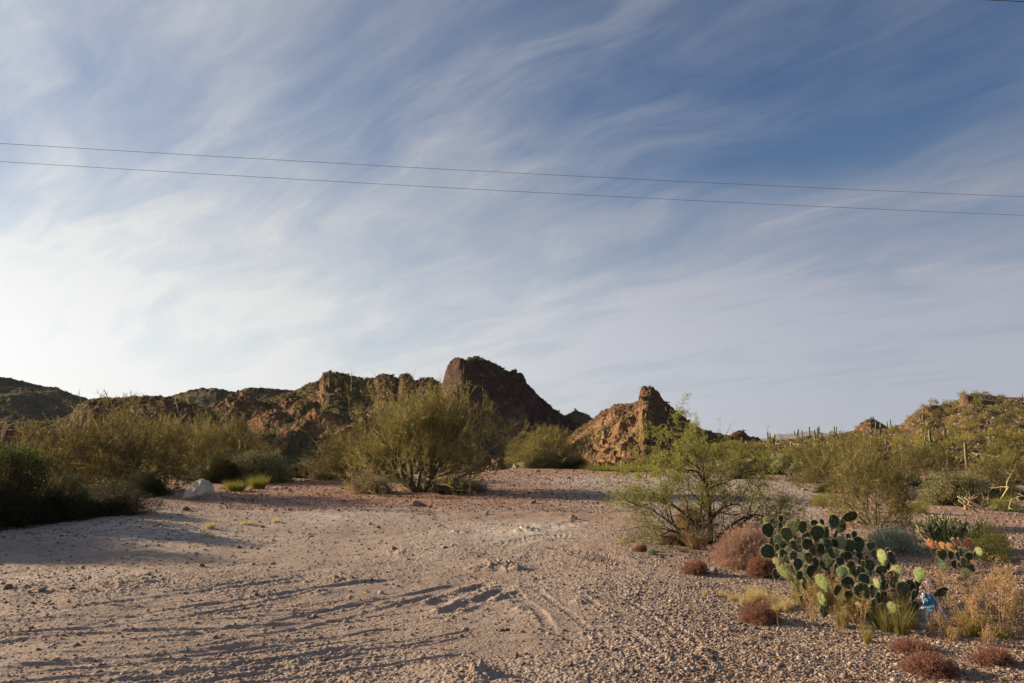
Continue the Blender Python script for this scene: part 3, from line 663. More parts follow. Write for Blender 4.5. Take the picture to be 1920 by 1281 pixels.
def build_hill(h, nu, nv, mat, ulo=None, uhi=None, margin=0.0):
    a0, a1 = h.amin, h.amax
    vis0, vis1 = -0.72, 0.72
    aa = np.linspace(max(a0, vis0), min(a1, vis1), nu)
    if a0 < vis0: aa = np.concatenate([np.linspace(a0, vis0 - 0.004, 60), aa])
    if a1 > vis1: aa = np.concatenate([aa, np.linspace(vis1 + 0.004, a1, 60)])
    Yr = h.yr(aa)
    tt = np.concatenate([np.linspace(0, 1, nv), np.linspace(1.01, 2, 24)])
    A = np.repeat(aa[None, :], len(tt), 0); YR = np.repeat(Yr[None, :], len(tt), 0); Tt = np.repeat(tt[:, None], len(aa), 1); YF = np.repeat(h.yf(aa)[None, :], len(tt), 0)
    Y = np.where(Tt <= 1, YF + (YR - YF) * Tt, YR + (h.Yb - YR) * (Tt - 1)); X = A * Y
    X = X.ravel(); Y = Y.ravel(); Z, rock, t = h(X, Y, True)
    # the rim dives under the ground
    edge = np.minimum(1, np.minimum((A.ravel() - a0), (a1 - A.ravel())) / 0.004)
    Z = Z - 6 * (1 - edge) - 2.0 * (1 - sstep(Tt.ravel(), 0.0, 0.06)) * (1.0 if h is not rhill else 0.4)
    n = len(aa); i = np.arange(len(tt) - 1)[:, None] * n; j = np.arange(n - 1)[None, :]
    q = np.stack([i + j, i + j + 1, i + n + j + 1, i + n + j], -1).reshape(-1, 4)
    fr = (Z - h.zb) / (CAMH + h.yr(X / Y) * np.interp(X / Y, h.A, h.T) - h.zb + 1e-6)
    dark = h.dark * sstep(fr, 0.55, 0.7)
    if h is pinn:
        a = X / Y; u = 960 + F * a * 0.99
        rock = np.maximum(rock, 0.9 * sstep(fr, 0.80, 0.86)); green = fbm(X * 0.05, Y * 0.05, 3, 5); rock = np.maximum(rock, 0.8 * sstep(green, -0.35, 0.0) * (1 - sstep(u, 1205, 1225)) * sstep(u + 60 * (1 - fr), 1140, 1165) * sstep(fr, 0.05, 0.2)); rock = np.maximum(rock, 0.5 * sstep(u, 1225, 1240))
        dark = np.maximum(0.9 * sstep(fr, 0.90, 0.94), 0.8 * sstep(u, 1205, 1225) * sstep(fr, 0.6, 0.7))  # cap is varnish; the right flank's shade is painted in as darkening
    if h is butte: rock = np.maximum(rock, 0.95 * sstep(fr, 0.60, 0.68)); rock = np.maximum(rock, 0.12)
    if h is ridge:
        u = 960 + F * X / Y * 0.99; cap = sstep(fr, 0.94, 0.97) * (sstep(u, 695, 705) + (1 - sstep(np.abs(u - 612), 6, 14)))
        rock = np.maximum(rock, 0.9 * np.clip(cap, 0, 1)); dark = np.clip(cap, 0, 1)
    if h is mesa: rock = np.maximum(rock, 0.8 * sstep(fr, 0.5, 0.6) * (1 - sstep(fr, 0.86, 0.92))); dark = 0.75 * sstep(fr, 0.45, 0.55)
    me = mesh_from(h.name, np.stack([X, Y, Z], 1), None, q, mat, {'rock': rock, 'dark': dark}, True)
    return props(obj(h.name, me), kind='structure')
build_hill(far_left, 260, 120, M['hill_dark'])
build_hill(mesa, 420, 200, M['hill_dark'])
build_hill(back, 300, 80, M['hill_dark'])
build_hill(ridge, 620, 420, M['hill'])
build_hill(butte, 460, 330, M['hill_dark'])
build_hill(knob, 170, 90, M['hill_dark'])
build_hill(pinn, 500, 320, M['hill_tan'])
build_hill(rhill, 520, 260, M['hill_right'])
build_hill(rknob, 140, 80, M['hill_tan'])
build_hill(mesa2, 120, 60, M['hill'])
build_hill(mtn, 500, 30, M['mountain'])
def norm(parts_pts, W, H, q=98.5):
    """scale factors that bring a cloud of points to its stated width and height"""
    r = np.percentile(np.hypot(parts_pts[:, 0], parts_pts[:, 1]), q); z = np.percentile(parts_pts[:, 2], 99.3)
    return np.array([W * 0.5 / r, W * 0.5 / r, H / z])
# ------------------------------------------------------------------ plant builders (each returns [(part name, mesh), ...])
def unit(v): return v / (np.linalg.norm(v, axis=-1, keepdims=True) + 1e-9)

def skeleton(rng, H, W, stems, levels=3, split=(3, 4), up=0.35, wob=0.22, r0=0.05, lean=1.0, droop=0.0, flat=1.0, low=0.0):
    out = []
    def grow(p, d, L, r, lev):
        n = 6; pts = [p]; dd = d.copy(); q = p.copy()
        for i in range(n):
            dd = unit(dd + wob * rng.normal(size=3) * 0.6 + np.array([0, 0, up * 0.10 if lev < 2 else up * 0.18]) - np.array([0, 0, droop * 0.1 * i / n]))
            q = q + dd * L / n
            if q[2] < 0.05 * H: q[2] = 0.05 * H; dd[2] = abs(dd[2])
            pts.append(q.copy())
        rad = np.linspace(r, r * 0.55, n + 1); out.append((np.array(pts), rad, lev))
        if lev < levels:
            k = rng.integers(split[0], split[1] + 1)
            for c in range(k):
                f = rng.uniform(0.35, 1.0) if c else 1.0
                i = int(round(f * n)); nd = unit(dd + rng.normal(size=3) * (0.62 if lev else 0.55) * np.array([1, 1, 0.75]))
                grow(pts[i].copy(), nd, L * rng.uniform(0.55, 0.85), rad[i] * 0.7, lev + 1)
    for s in range(stems):
        az = 2 * np.pi * (s + rng.uniform(-0.3, 0.3)) / stems; th = min(lean * (rng.uniform(0.15, 1.0) ** 0.7 if s % 3 else rng.uniform(0.95, 1.15)) * 1.2, 1.5)
        d = np.array([np.cos(az) * np.sin(th), np.sin(az) * np.sin(th), np.cos(th) + low])
        grow(np.array([np.cos(az), np.sin(az), 0]) * 0.04 * W, unit(d), H * rng.uniform(0.34, 0.46), r0 * rng.uniform(0.7, 1.1), 0)
    P = np.vstack([b[0] for b in out]); mx = np.percentile(P[:, 2], 99.5); wd = np.percentile(np.hypot(P[:, 0], P[:, 1]), 97)
    sz = H * 0.93 / mx; sx = W * 0.5 * 0.92 / wd
    return [(b[0] * [sx, sx, sz], b[1], b[2]) for b in out]

def skel_tubes(sk, mat, name='trunk', nmax=3, tint=0.5):
    mb = MB()
    for P, R, lev in sk:
        if lev <= nmax: mb.tube(P, R, 6 if lev == 0 else (4 if lev == 1 else 3), tint, False)
    return (name, mb.mesh(name, mat, True))

def palo(seed, H, W, stems=8, nspray=1500, per=9, L=0.32, w=0.010, mat='palo', up=0.6, r0=0.05, lean=1.0, trunk=True, low=0.0, levels=3, sprayup=0.38, smin=1, openlow=0.0, fillf=0.64):
    """fine-twigged desert tree: limbs, then sprays of thin green twigs"""
    rng = np.random.default_rng(seed)
    sk = skeleton(rng, H, W, stems, levels, (3, 4), up, 0.25, r0, lean, low=low)
    pts = []; dirs = []
    for P, R, lev in sk:
        if lev >= smin:
            D = unit(np.gradient(P, axis=0))
            for f in range(1, len(P)):
                for k in range(lev): pts.append(P[f]); dirs.append(D[f])
    pts = np.array(pts); dirs = np.array(dirs); idx = rng.integers(0, len(pts), nspray)
    B = pts[idx] + rng.normal(size=(nspray, 3)) * 0.07 * H / 3
    # a third of the sprays fill a dome round the limbs, down to the ground
    nf = int(nspray * fillf); d = unit(rng.normal(size=(nf, 3)) + [0, 0, 0.25]); d[:, 2] = np.abs(d[:, 2]); lob = unit(rng.normal(size=(9, 3)) + [0, 0, 0.5])
    rr = (0.86 + (np.exp(-6 * (1 - d @ lob.T)) * rng.uniform(-0.25, 0.22, 9)).sum(1)) * rng.uniform(0.30, 1.0, nf) ** 0.5
    B[:nf] = d * rr[:, None] * [W * 0.47, W * 0.47, H * 0.84]; dirs2 = dirs[idx].copy(); dirs2[:nf] = d
    g = fbm(B[:, 0] * 1.5 * 3 / H + B[:, 1] * 0.9, B[:, 2] * 1.8 * 3 / H + B[:, 1] * 0.7, 3, seed)
    keep = (g > -0.28) & (B[:, 2] < np.percentile(B[:, 2], 99.2)) & ~((B[:, 2] < openlow * H) & (np.hypot(B[:, 0], B[:, 1]) < 0.33 * W)); B = B[keep]; dirs2 = dirs2[keep]; g = g[keep]; nspray = len(B)
    Dm = unit(dirs2 * 0.7 + rng.normal(size=(nspray, 3)) * 0.6 + [0, 0, sprayup])
    mb = MB(); st = np.clip(rng.normal(0.42, 0.2, nspray) + 0.35 * g, 0, 1)
    Ls = L * rng.uniform(0.5, 1.5, nspray)
    mb.blades(B, Dm, Ls * 1.5, np.full(nspray, w * 1.3), st * 0.8, 0.15 * rng.normal(size=(nspray, 3)), rng)
    n = nspray * per; si = np.repeat(np.arange(nspray), per); f = rng.uniform(0, 1.2, n)
    b2 = B[si] + Dm[si] * (Ls[si] * f)[:, None]; d2 = unit(Dm[si] * 0.7 + rng.normal(size=(n, 3)) * 0.6)
    mb.blades(b2, d2, Ls[si] * rng.uniform(0.3, 0.8, n), np.full(n, w), np.clip(st[si] + rng.normal(0, 0.2, n), 0, 1), None, rng)
    V = np.vstack(mb.V); k = norm(V, W, H); mb.V = [v * k for v in mb.V]
    parts = [('crown', mb.mesh('crown', M[mat]))]
    if trunk: parts.insert(0, skel_tubes(sk, M['palo_bark']))
    return parts

def dome(seed, H, W, nclump=260, per=40, leaf=(0.035, 0.018), mat='dark_leaf', shell=0.55, spread=0.09, twigmat='brown_twig', upbias=0.4, hem=0.0, nb=1.0, lumps=12):
    """rounded leafy bush with an uneven outline"""
    rng = np.random.default_rng(seed)
    d = unit(rng.normal(size=(nclump, 3)) + [0, 0, 0.35]); d[:, 2] = np.abs(d[:, 2])
    lob = unit(rng.normal(size=(lumps, 3)) + [0, 0, 0.6]); amp = rng.uniform(-0.35, 0.35, lumps)
    rr = np.clip(0.82 + (np.exp(-8 * (1 - d @ lob.T)) * amp).sum(1), 0.35, 1.3); rr *= rng.uniform(shell, 1.0, nclump) ** 0.6
    C = d * rr[:, None] * [W / 2, W / 2, H]; C[:, 2] = np.maximum(C[:, 2], 0.04 * H)
    n = nclump * per; ci = np.repeat(np.arange(nclump), per)
    far = np.exp(np.abs(rng.normal(size=n)) * 0.25)[:, None]
    P = C[ci] + rng.normal(size=(n, 3)) * spread * H * far; P[:, 2] = np.maximum(P[:, 2], 0.01)
    D = unit(d[ci] * 0.7 + rng.normal(size=(n, 3)) * 0.8 + [0, 0, upbias])
    st = np.clip(rng.normal(0.5, 0.22, nclump), 0, 1)
    mb = MB(); mb.leaves(P, D, leaf[0] * rng.uniform(0.6, 1.3, n), leaf[1] * rng.uniform(0.7, 1.2, n), np.clip(st[ci] + rng.normal(0, 0.15, n), 0, 1), rng)
    kk = norm(P, W, H); mb.V = [v * kk for v in mb.V]; C = C * kk
    tb = MB(); k = int(nclump * nb); ii = rng.permutation(nclump)[:k]
    for i in ii:
        a = np.array([C[i][0] * 0.12, C[i][1] * 0.12, 0]); m = (a + C[i]) * 0.5 + rng.normal(size=3) * 0.06 * H
        m[2] = max(m[2], 0.03 * H); tb.tube([a, m, C[i]], [0.010 * H, 0.006 * H, 0.003 * H], 3, rng.uniform(0.1, 0.9), False)
    return [('stem', tb.mesh('stem', M[twigmat])), ('foliage', mb.mesh('foliage', M[mat]))]

def twigdome(seed, H, W, n1=120, k2=5, k3=5, w=0.004, mat='red', base=0.08, up=0.35, mat2=None, seeds=0, jitter=0.5):
    """low dome of ever finer forking twigs"""
    rng = np.random.default_rng(seed); mb = MB()
    d = unit(rng.normal(size=(n1, 3)) * [1, 1, 0.7] + [0, 0, up]); d[:, 2] = np.abs(d[:, 2]) + 0.05; S = np.array([W / 2, W / 2, H])
    a = rng.normal(size=(n1, 3)) * base * S * [1, 1, 0.0]; lob = unit(rng.normal(size=(14, 3)) + [0, 0, 0.3]); lf = np.clip(0.9 + (np.exp(-11 * (1 - unit(d) @ lob.T)) * rng.uniform(-0.7, 0.75, 14)).sum(1), 0.25, 1.8)
    L = rng.uniform(0.30, 0.55, n1) * lf; tb0 = rng.uniform(-0.3, 0.25, n1)
    b = a + d * L[:, None] * S; mb.blades(a, b - a, np.linalg.norm(b - a, axis=1), np.full(n1, w * 2.2), rng.uniform(0, 0.35, n1), None, rng)
    st8 = {'i': np.arange(n1)}
    def lev(b, d, k, l, ww, t0, t1):
        n = len(b) * k; i = np.repeat(np.arange(len(b)), k); f = rng.uniform(-0.35, 0.02, n)
        p = b[i] + d[i] * (f * l)[:, None] * S; dd = unit(d[i] + rng.normal(size=(n, 3)) * jitter)
        e = p + dd * (l * rng.uniform(0.5, 1.35, n))[:, None] * S; e[:, 2] = np.maximum(e[:, 2], 0.004)
        v = e - p; st8['i'] = st8['i'][i]; mb.blades(p, v, np.linalg.norm(v, axis=1), np.full(n, ww), np.clip(rng.uniform(t0, t1, n) + tb0[st8['i']], 0, 1), None, rng); return e, dd
    b, d = lev(b, d, k2, 0.30, w * 1.4, 0.15, 0.6); b, d = lev(b, d, k3, 0.24, w, 0.35, 1.0); b, d = lev(b, d, 3, 0.12, w * 0.9, 0.4, 1.0)
    kk = norm(np.vstack(mb.V), W, H, 97); mb.V = [v * kk for v in mb.V]; b = b * kk
    parts = [('twig', mb.mesh('twig', M[mat]))]
    if seeds:
        sb = MB(); i = rng.integers(0, len(b), seeds); sb.leaves(b[i], rng.normal(size=(seeds, 3)), np.full(seeds, seeds and 0.012), np.full(seeds, 0.010), rng.uniform(0, 1, seeds), rng)
        parts.append(('seed_head', sb.mesh('seed_head', M[mat2 or mat])))
    return parts

def tuft(seed, H, W, n=260, w=0.006, mat='straw', spread=0.35, erect=1.0, nm='blade'):
    rng = np.random.default_rng(seed); mb = MB()
    az = rng.uniform(0, 2 * np.pi, n); r = np.sqrt(rng.uniform(0, 1, n)) * W * 0.5 * spread
    P = np.stack([np.cos(az) * r, np.sin(az) * r, 0 * r], 1); out = np.stack([np.cos(az), np.sin(az), 0 * az], 1)
    D = unit(out * (rng.uniform(0.05, 0.75, n) * W / H)[:, None] + [0, 0, erect] + rng.normal(size=(n, 3)) * 0.12)
    mb.blades(P, D, H * rng.uniform(0.45, 1.0, n), np.full(n, w), rng.uniform(0, 1, n), out * rng.uniform(0, 0.28, n)[:, None] + rng.normal(size=(n, 3)) * 0.08, rng)
    return [(nm, mb.mesh(nm, M[mat]))]

def weed(seed, H, W, stalks=6, mat='tan', heads=9, per=14, hs=0.014, w=0.006):
    """dry weed: thin stalks, side shoots and clusters of little seed heads"""
    rng = np.random.default_rng(seed); st = MB(); sd = MB()
    for s in range(stalks):
        az = rng.uniform(0, 6.28); th = rng.uniform(0.05, 0.7) * W / H
        d = unit(np.array([np.cos(az) * th, np.sin(az) * th, 1.0])); P = [np.zeros(3) + rng.normal(size=3) * [0.02, 0.02, 0]]
        L = H * rng.uniform(0.6, 1.0)
        for i in range(7): d = unit(d + rng.normal(size=3) * 0.10); P.append(P[-1] + d * L / 7)
        P = np.array(P); st.tube(P, np.linspace(w, w * 0.4, 8), 4, rng.uniform(0.2, 0.9), False)
        for h in range(heads):
            i = rng.integers(2, 8); dd = unit(d + rng.normal(size=3) * 0.7); e = P[i] + dd * L * rng.uniform(0.08, 0.24)
            st.tube([P[i], (P[i] + e) / 2 + rng.normal(size=3) * 0.008, e], [w * 0.5, w * 0.4, w * 0.3], 3, rng.uniform(0.2, 0.9), False)
            q = e + rng.normal(size=(per, 3)) * 0.018 - dd * rng.uniform(0, 0.5, per)[:, None] * L * 0.1
            sd.leaves(q, dd + rng.normal(size=(per, 3)) * 0.8, np.full(per, hs), np.full(per, hs * 0.6), rng.uniform(0, 1, per), rng)
    return [('stalk', st.mesh('stalk', M[mat])), ('foliage', sd.mesh('foliage', M['seed']))]  # the foliage part is the clusters of seed heads

def mesquite(seed, H, W):
    rng = np.random.default_rng(seed); out = []
    def grow(p, d, L, r, lev):
        n = 8; pts = [p]; dd = d.copy(); q = p.copy(); bend = rng.normal(size=3) * 0.06
        for i in range(n):
            dd = unit(dd + 0.16 * rng.normal(size=3) + bend + np.array([0, 0, 0.05 if lev == 0 else (-0.035 if rng.random() < .5 else 0.05)])); q = q + dd * L / n
            if q[2] < 0.10: q[2] = 0.10; dd[2] = abs(dd[2]) * 0.3
            pts.append(q.copy())
        rad = np.linspace(r, max(r * 0.5, 0.0022), n + 1); out.append((np.array(pts), rad, lev))
        if lev < 4:
            k = (4, 4, 3, 3)[lev] + (rng.random() < 0.5)
            for c in range(k):
                i = n if c == 0 else rng.integers(2, n + 1)
                grow(pts[i].copy(), unit(dd + rng.normal(size=3) * [0.75, 0.75, 0.45]), L * rng.uniform(0.5, 0.8), rad[i] * (0.8 if c == 0 else 0.6), lev + 1)
    starts = [(-0.75, 0.1, 0.75), (-0.30, -0.2, 1.0), (-0.12, 0.3, 1.0), (0.10, -0.1, 1.0), (0.40, 0.2, 0.95), (0.60, -0.25, 0.75), (0.95, 0.1, 0.50), (-1.0, -0.15, 0.52), (1.1, -0.2, 0.35)]
    for i, s in enumerate(starts):
        grow(np.array([s[0] * 0.10, s[1] * 0.10, 0]), unit(np.array(s)), H * (0.50 if abs(s[0]) < 0.5 else 0.42), (0.046, 0.038, 0.032)[i % 3], 0)
    P = np.vstack([b[0] for b in out]); sx = W / (np.percentile(P[:, 0], 98.5) - np.percentile(P[:, 0], 1.5)); sz = H * 0.90 / np.percentile(P[:, 2], 99)
    out = [(b[0] * [sx, sx, sz], b[1], b[2]) for b in out]
    tr = MB(); br = MB()
    for Pp, R, lev in out: (tr if lev == 0 else br).tube(Pp, R, 7 if lev == 0 else 4, 0.5, False)
    # feathery leaves: little combs of leaflets in tufts along the finest branches
    pts = []; dr = []
    for Pp, R, lev in out:
        if lev >= 3:
            D = unit(np.gradient(Pp, axis=0))
            for f in range(2, len(Pp)): pts.append(Pp[f]); dr.append(D[f])
    pts = np.array(pts); dr = np.array(dr)
    keep = (fbm(pts[:, 0] * 1.9, pts[:, 2] * 1.9 + pts[:, 1], 2, seed) > -0.18) | (rng.random(len(pts)) < 0.15)
    low = pts[:, 2] < 0.32 * H; keep &= ~(low & (np.abs(pts[:, 0]) < 0.3 * W) & (rng.random(len(pts)) < 0.8)); pts = pts[keep]; dr = dr[keep]
    N = 7400; wt = 0.35 + np.clip(pts[:, 2] / H, 0, 1) ** 1.5; idx = rng.choice(len(pts), N, p=wt / wt.sum()); B = pts[idx] + rng.normal(size=(N, 3)) * 0.012
    D = unit(dr[idx] * 0.4 + rng.normal(size=(N, 3)) * 0.75 + [0, 0, 0.12]); L = rng.uniform(0.05, 0.10, N)
    lm = MB(); t0 = np.clip(rng.normal(0.5, 0.22, N), 0, 1)
    lm.blades(B, D, L, np.full(N, 0.002), t0 * 0.6, None, rng)
    k = 10; si = np.repeat(np.arange(N), k); f = np.tile((np.arange(k) // 2 + 1) / (k / 2), N); sgn = np.tile([1, -1] * (k // 2), N)
    U = unit(np.cross(D, rng.normal(size=(N, 3))))
    b2 = B[si] + D[si] * (L[si] * f)[:, None]; d2 = unit(U[si] * sgn[:, None] + D[si] * 0.7)
    lm.leaves(b2, d2, rng.uniform(0.015, 0.027, N * k), np.full(N * k, 0.0075), np.clip(t0[si] + rng.normal(0, 0.12, N * k), 0, 1), rng)
    return [('trunk', tr.mesh('trunk', M['mesq_bark'], True)), ('branch', br.mesh('branch', M['mesq_bark'], True)), ('foliage', lm.mesh('foliage', M['mesq']))]

def saguaro(seed, H, arms=()):
    """ribbed column, arms = [(height fraction, azimuth, length fraction)]"""
    rng = np.random.default_rng(seed); parts = []; n = 24
    def column(P, R, name):
        P = np.asarray(P, float); K = len(P); D = unit(np.gradient(P, axis=0)); ref = np.array([0, 1.0, 0.05])
        U = unit(np.cross(D, ref)); W = np.cross(D, U); an = np.arange(n) * 2 * np.pi / n; rib = np.where(np.arange(n) % 2, 0.80, 1.08)
        V = (P[:, None, :] + (R[:, None] * rib)[:, :, None] * (np.cos(an)[None, :, None] * U[:, None, :] + np.sin(an)[None, :, None] * W[:, None, :])).reshape(-1, 3)
        i = np.arange(K - 1)[:, None] * n; j = np.arange(n)[None, :]; j2 = (j + 1) % n
        q = np.stack([i + j, i + j2, i + n + j2, i + n + j], -1).reshape(-1, 4)
        V = np.vstack([V, P[-1] + D[-1] * R[-1] * 0.3]); e = len(V) - 1; t = [[(K - 1) * n + k, (K - 1) * n + (k + 1) % n, e] for k in range(n)]
        tint = np.append(np.tile(np.where(np.arange(n) % 2, 0.1, 0.95), K), 0.8)
        mb = MB(); mb.add(V, t, q, tint); parts.append((name, mb.mesh(name, M['saguaro'], True)))
    z = np.concatenate([np.linspace(0, 0.9, 12), [0.94, 0.97, 0.99, 1.0]]) * H; r = 0.038 * H ** 0.6 * 1.9
    lean = rng.normal(size=2) * 0.02
    P = np.stack([lean[0] * z ** 1.3, lean[1] * z ** 1.3, z], 1); rad = r * (0.8 + 0.3 * np.sin(np.clip(z / H, 0, 1) * 2.6)) * np.where(z > 0.9 * H, np.sqrt(np.clip(1 - ((z / H - 0.9) / 0.1) ** 2, 0.05, 1)), 1)
    column(P, rad, 'trunk')
    for hf, az, lf in arms:
        s = np.array([math.cos(az), math.sin(az), 0]); b = np.array([P[int(hf * 11)][0], P[int(hf * 11)][1], hf * H]); o = r * 4.2; L = lf * H
        pts = [b, b + s * o * 0.6, b + s * o * 0.95 + [0, 0, 0.12 * H * 0.3], b + s * o * 1.1 + [0, 0, 0.3 * L], b + s * o * 1.12 + [0, 0, 0.7 * L], b + s * o * 1.12 + [0, 0, 0.93 * L], b + s * o * 1.1 + [0, 0, L]]
        column(pts, r * np.array([0.5, 0.62, 0.68, 0.7, 0.7, 0.6, 0.22]), 'arm')
    return parts

def cholla(seed, H, W):
    """jumping cholla: dark trunk, hanging pale spiny joints"""
    rng = np.random.default_rng(seed); sk = skeleton(rng, H, W, 3, 2, (3, 4), 0.5, 0.2, 0.05, 0.7)
    tr = MB(); jt = MB()
    for P, R, lev in sk:
        if lev < 2: tr.tube(P, R * 1.2, 6, 0.5, False)
        for f in range(2 if lev else 4, len(P)):
            for k in range(1 + lev):
                b = P[f] + rng.normal(size=3) * 0.05; d = unit(rng.normal(size=3) + [0, 0, rng.choice([-0.5, 0.8])]); n = 230; L = rng.uniform(0.12, 0.24)
                a = rng.uniform(0, 1, n)[:, None]; o = unit(rng.normal(size=(n, 3)))
                jt.blades(b + d * L * a, o, np.full(n, 0.048) * rng.uniform(.7, 1.1, n), np.full(n, 0.012), rng.uniform(0.2, 1, n), None, rng)
    return [('trunk', tr.mesh('trunk', M['mesq_bark'], True)), ('joint', jt.mesh('joint', M['cholla']))]

def stag(seed, H, W, n=90):
    """thicket of green finger-thick cactus sticks"""
    rng = np.random.default_rng(seed); mb = MB(); sp = MB()
    def go(p, d, lev):
        L = rng.uniform(0.16, 0.30) * H / 0.6; q = [p]; dd = d
        for i in range(4): dd = unit(dd + rng.normal(size=3) * 0.13 + [0, 0, 0.05]); q.append(q[-1] + dd * L / 4)
        if q[-1][2] < 0.03: return
        mb.tube(q, np.array([0.8, 1, 1.05, 1, 0.75]) * 0.0125, 6, rng.uniform(0, 1), True)
        k = 14; a = rng.integers(1, 5, k); sp.blades(np.array(q)[a] + 0.01 * rng.normal(size=(k, 3)), rng.normal(size=(k, 3)), np.full(k, 0.025), np.full(k, 0.002), rng.uniform(0, 1, k), None, rng)
        if lev < 3:
            for c in range(rng.integers(1, 4)): go(q[-1], unit(dd + rng.normal(size=3) * 0.55 + [0, 0, 0.15]), lev + 1)
    for s in range(n):
        az = rng.uniform(0, 6.28); r = math.sqrt(rng.uniform(0, 1)) * 0.55 * W / 2; th = rng.uniform(0.1, 1.2)
        go(np.array([math.cos(az) * r, math.sin(az) * r, 0.0]), np.array([math.cos(az) * math.sin(th), math.sin(az) * math.sin(th), math.cos(th)]), 1)
    return [('stem', mb.mesh('stem', M['stag'], True)), ('spine', sp.mesh('spine', M['spine']))]

def deadwood(seed, H, W, mat='dead', stems=4, r0=0.03, side=None, levels=3):
    rng = np.random.default_rng(seed); out = MB()
    def grow(p, d, L, r, lev):
        q = [p]; dd = d
        for i in range(7):
            dd = unit(dd + rng.normal(size=3) * 0.17); x = q[-1] + dd * L / 7; x[2] = max(x[2], 0.02); q.append(x)
        R = np.linspace(r, r * 0.45, 8); out.tube(q, R, 5, 0.5, True)
        if lev < levels:
            for c in range(rng.integers(2, 4)):
                i = 7 if c == 0 else rng.integers(3, 8); grow(q[i].copy(), unit(dd + rng.normal(size=3) * 0.55), L * rng.uniform(0.45, 0.75), R[i] * 0.75, lev + 1)
    for s in range(stems):
        d = rng.normal(size=3) * [1, 0.6, 0.5] + [0, 0, H / W]
        if side is not None: d = np.array(side) + rng.normal(size=3) * 0.28
        grow(np.array([rng.normal() * 0.1, rng.normal() * 0.1, 0.02]), unit(d), W * 0.36, r0 * rng.uniform(0.6, 1.1), 0)
    return [('branch', out.mesh('branch', M[mat], True))]

def ico(sub):
    import bmesh
    bm = bmesh.new(); bmesh.ops.create_icosphere(bm, subdivisions=sub, radius=1.0)
    V = np.array([v.co[:] for v in bm.verts]); T = np.array([[v.index for v in f.verts] for f in bm.faces]); bm.free(); return V, T
ICO1, ICO2, ICO4, ICO5 = ico(1), ico(2), ico(4), ico(5)

def faceted(V, rng, planes=14, cut=(0.55, 0.95), sq=(1, 1, 0.7)):
    N = unit(rng.normal(size=(planes, 3))); Hh = rng.uniform(*cut, planes)
    dn = V @ N.T; r = np.where(dn > 0.05, Hh / np.maximum(dn, 0.05), 9).min(1); return V * np.minimum(r, 1.15)[:, None] * sq

def rock_mesh(name, seed, mat, ic=ICO4, sq=(1, 0.8, 0.65), nz=0.05, planes=15):
    rng = np.random.default_rng(seed); V, T = ic; P = faceted(V, rng, planes, (0.55, 0.95), sq)
    k = nz * fbm(P[:, 0] * 2.4 + P[:, 2] * 1.3 + seed, P[:, 1] * 2.4 - P[:, 2] * 1.7, 5, seed, 0.6)
    P = P + unit(V) * k[:, None]; return mesh_from(name, P, T, None, M[mat], None, True)
# ------------------------------------------------------------------ the big plants
def plant(name, parts, u, v, label, cat, group=None, rot=0.0, scale=1.0, at=None, sink=0.03, kind=None):
    """a thing: an Empty on the ground with its parts under it"""
    x, y = at if at else hit(u, v)
    o = obj(name, None, None, sit(x, y, sink), (0, 0, rot), scale); o.empty_display_size = 0.3
    props(o, label, cat, group, kind)
    return kids(o, parts)
def px_h(px, y): return px * y / F          # metres tall for so many photo pixels at depth y
def yof(u, v): return hit(u, v)[1]

PALO = [palo(100 + i, 3.2, 5.0, 9, 1900, 9, 0.34, 0.017, 'palo', up=0.6) for i in range(3)]
OLIVE = [palo(120 + i, 3.2, 5.6, 9, 2200, 9, 0.30, 0.017, 'palo_olive', up=0.4, lean=1.15, sprayup=0.2) for i in range(2)]

# centre tree, modelled by itself
y = yof(790, 922)
plant('palo_verde_tree', palo(7, px_h(197, y), px_h(315, y), 12, 4300, 10, 0.30, 0.014, 'palo', up=0.6, r0=0.085, sprayup=0.45, openlow=0.26, fillf=0.5), 790, 922,
      'largest palo verde with dark splayed trunks, at the middle of the clearing edge', 'tree')
def ptree(parts, u, v, top, wpx, label, rot, H0=3.2, W0=5.0, dy=0.0, name='palo_verde_tree', cat='tree', group=None):
    x, y = hit(u, v); y2 = y + dy; x2 = x * y2 / y
    o = plant(name, parts, u, v, label, cat, group, rot, 1.0, (x2, y2))
    z0 = o.location[2]; dx, dyy, dz = ray(u, top); Ht = CAMH + y2 * dz / dyy - z0; Wt = wpx * y2 / F
    o.scale = (Wt / W0, Wt / W0, max(Ht, 0.3) / H0); return o
ptree(OLIVE[0], 665, 905, 798, 210, 'low olive-brown palo verde just left of the largest palo verde', 0.5, W0=5.6, dy=2)
ptree(OLIVE[0], 235, 935, 752, 300, 'large olive palo verde rising above the dark shrubs beside the gravel', 1.3, W0=5.6, dy=4)
ptree(OLIVE[1], 120, 925, 778, 260, 'sprawling olive palo verde behind the dark round shrub with the painted sunlit top', 2.2, W0=5.6, dy=3)
ptree(PALO[1], 345, 915, 780, 190, 'grey-green palo verde directly behind the pale boulder', 3.0, dy=8)
ptree(OLIVE[1], 425, 905, 775, 190, 'rounded olive palo verde between the pale boulder and the jojoba bush', 4.1, W0=5.6, dy=8)
ptree(PALO[2], 1035, 868, 800, 165, 'yellow-green palo verde on the far rim', 0.2, dy=3)
ptree(PALO[0], 975, 872, 822, 70, 'small olive palo verde on the far rim just right of the largest palo verde', 1.0, dy=6)
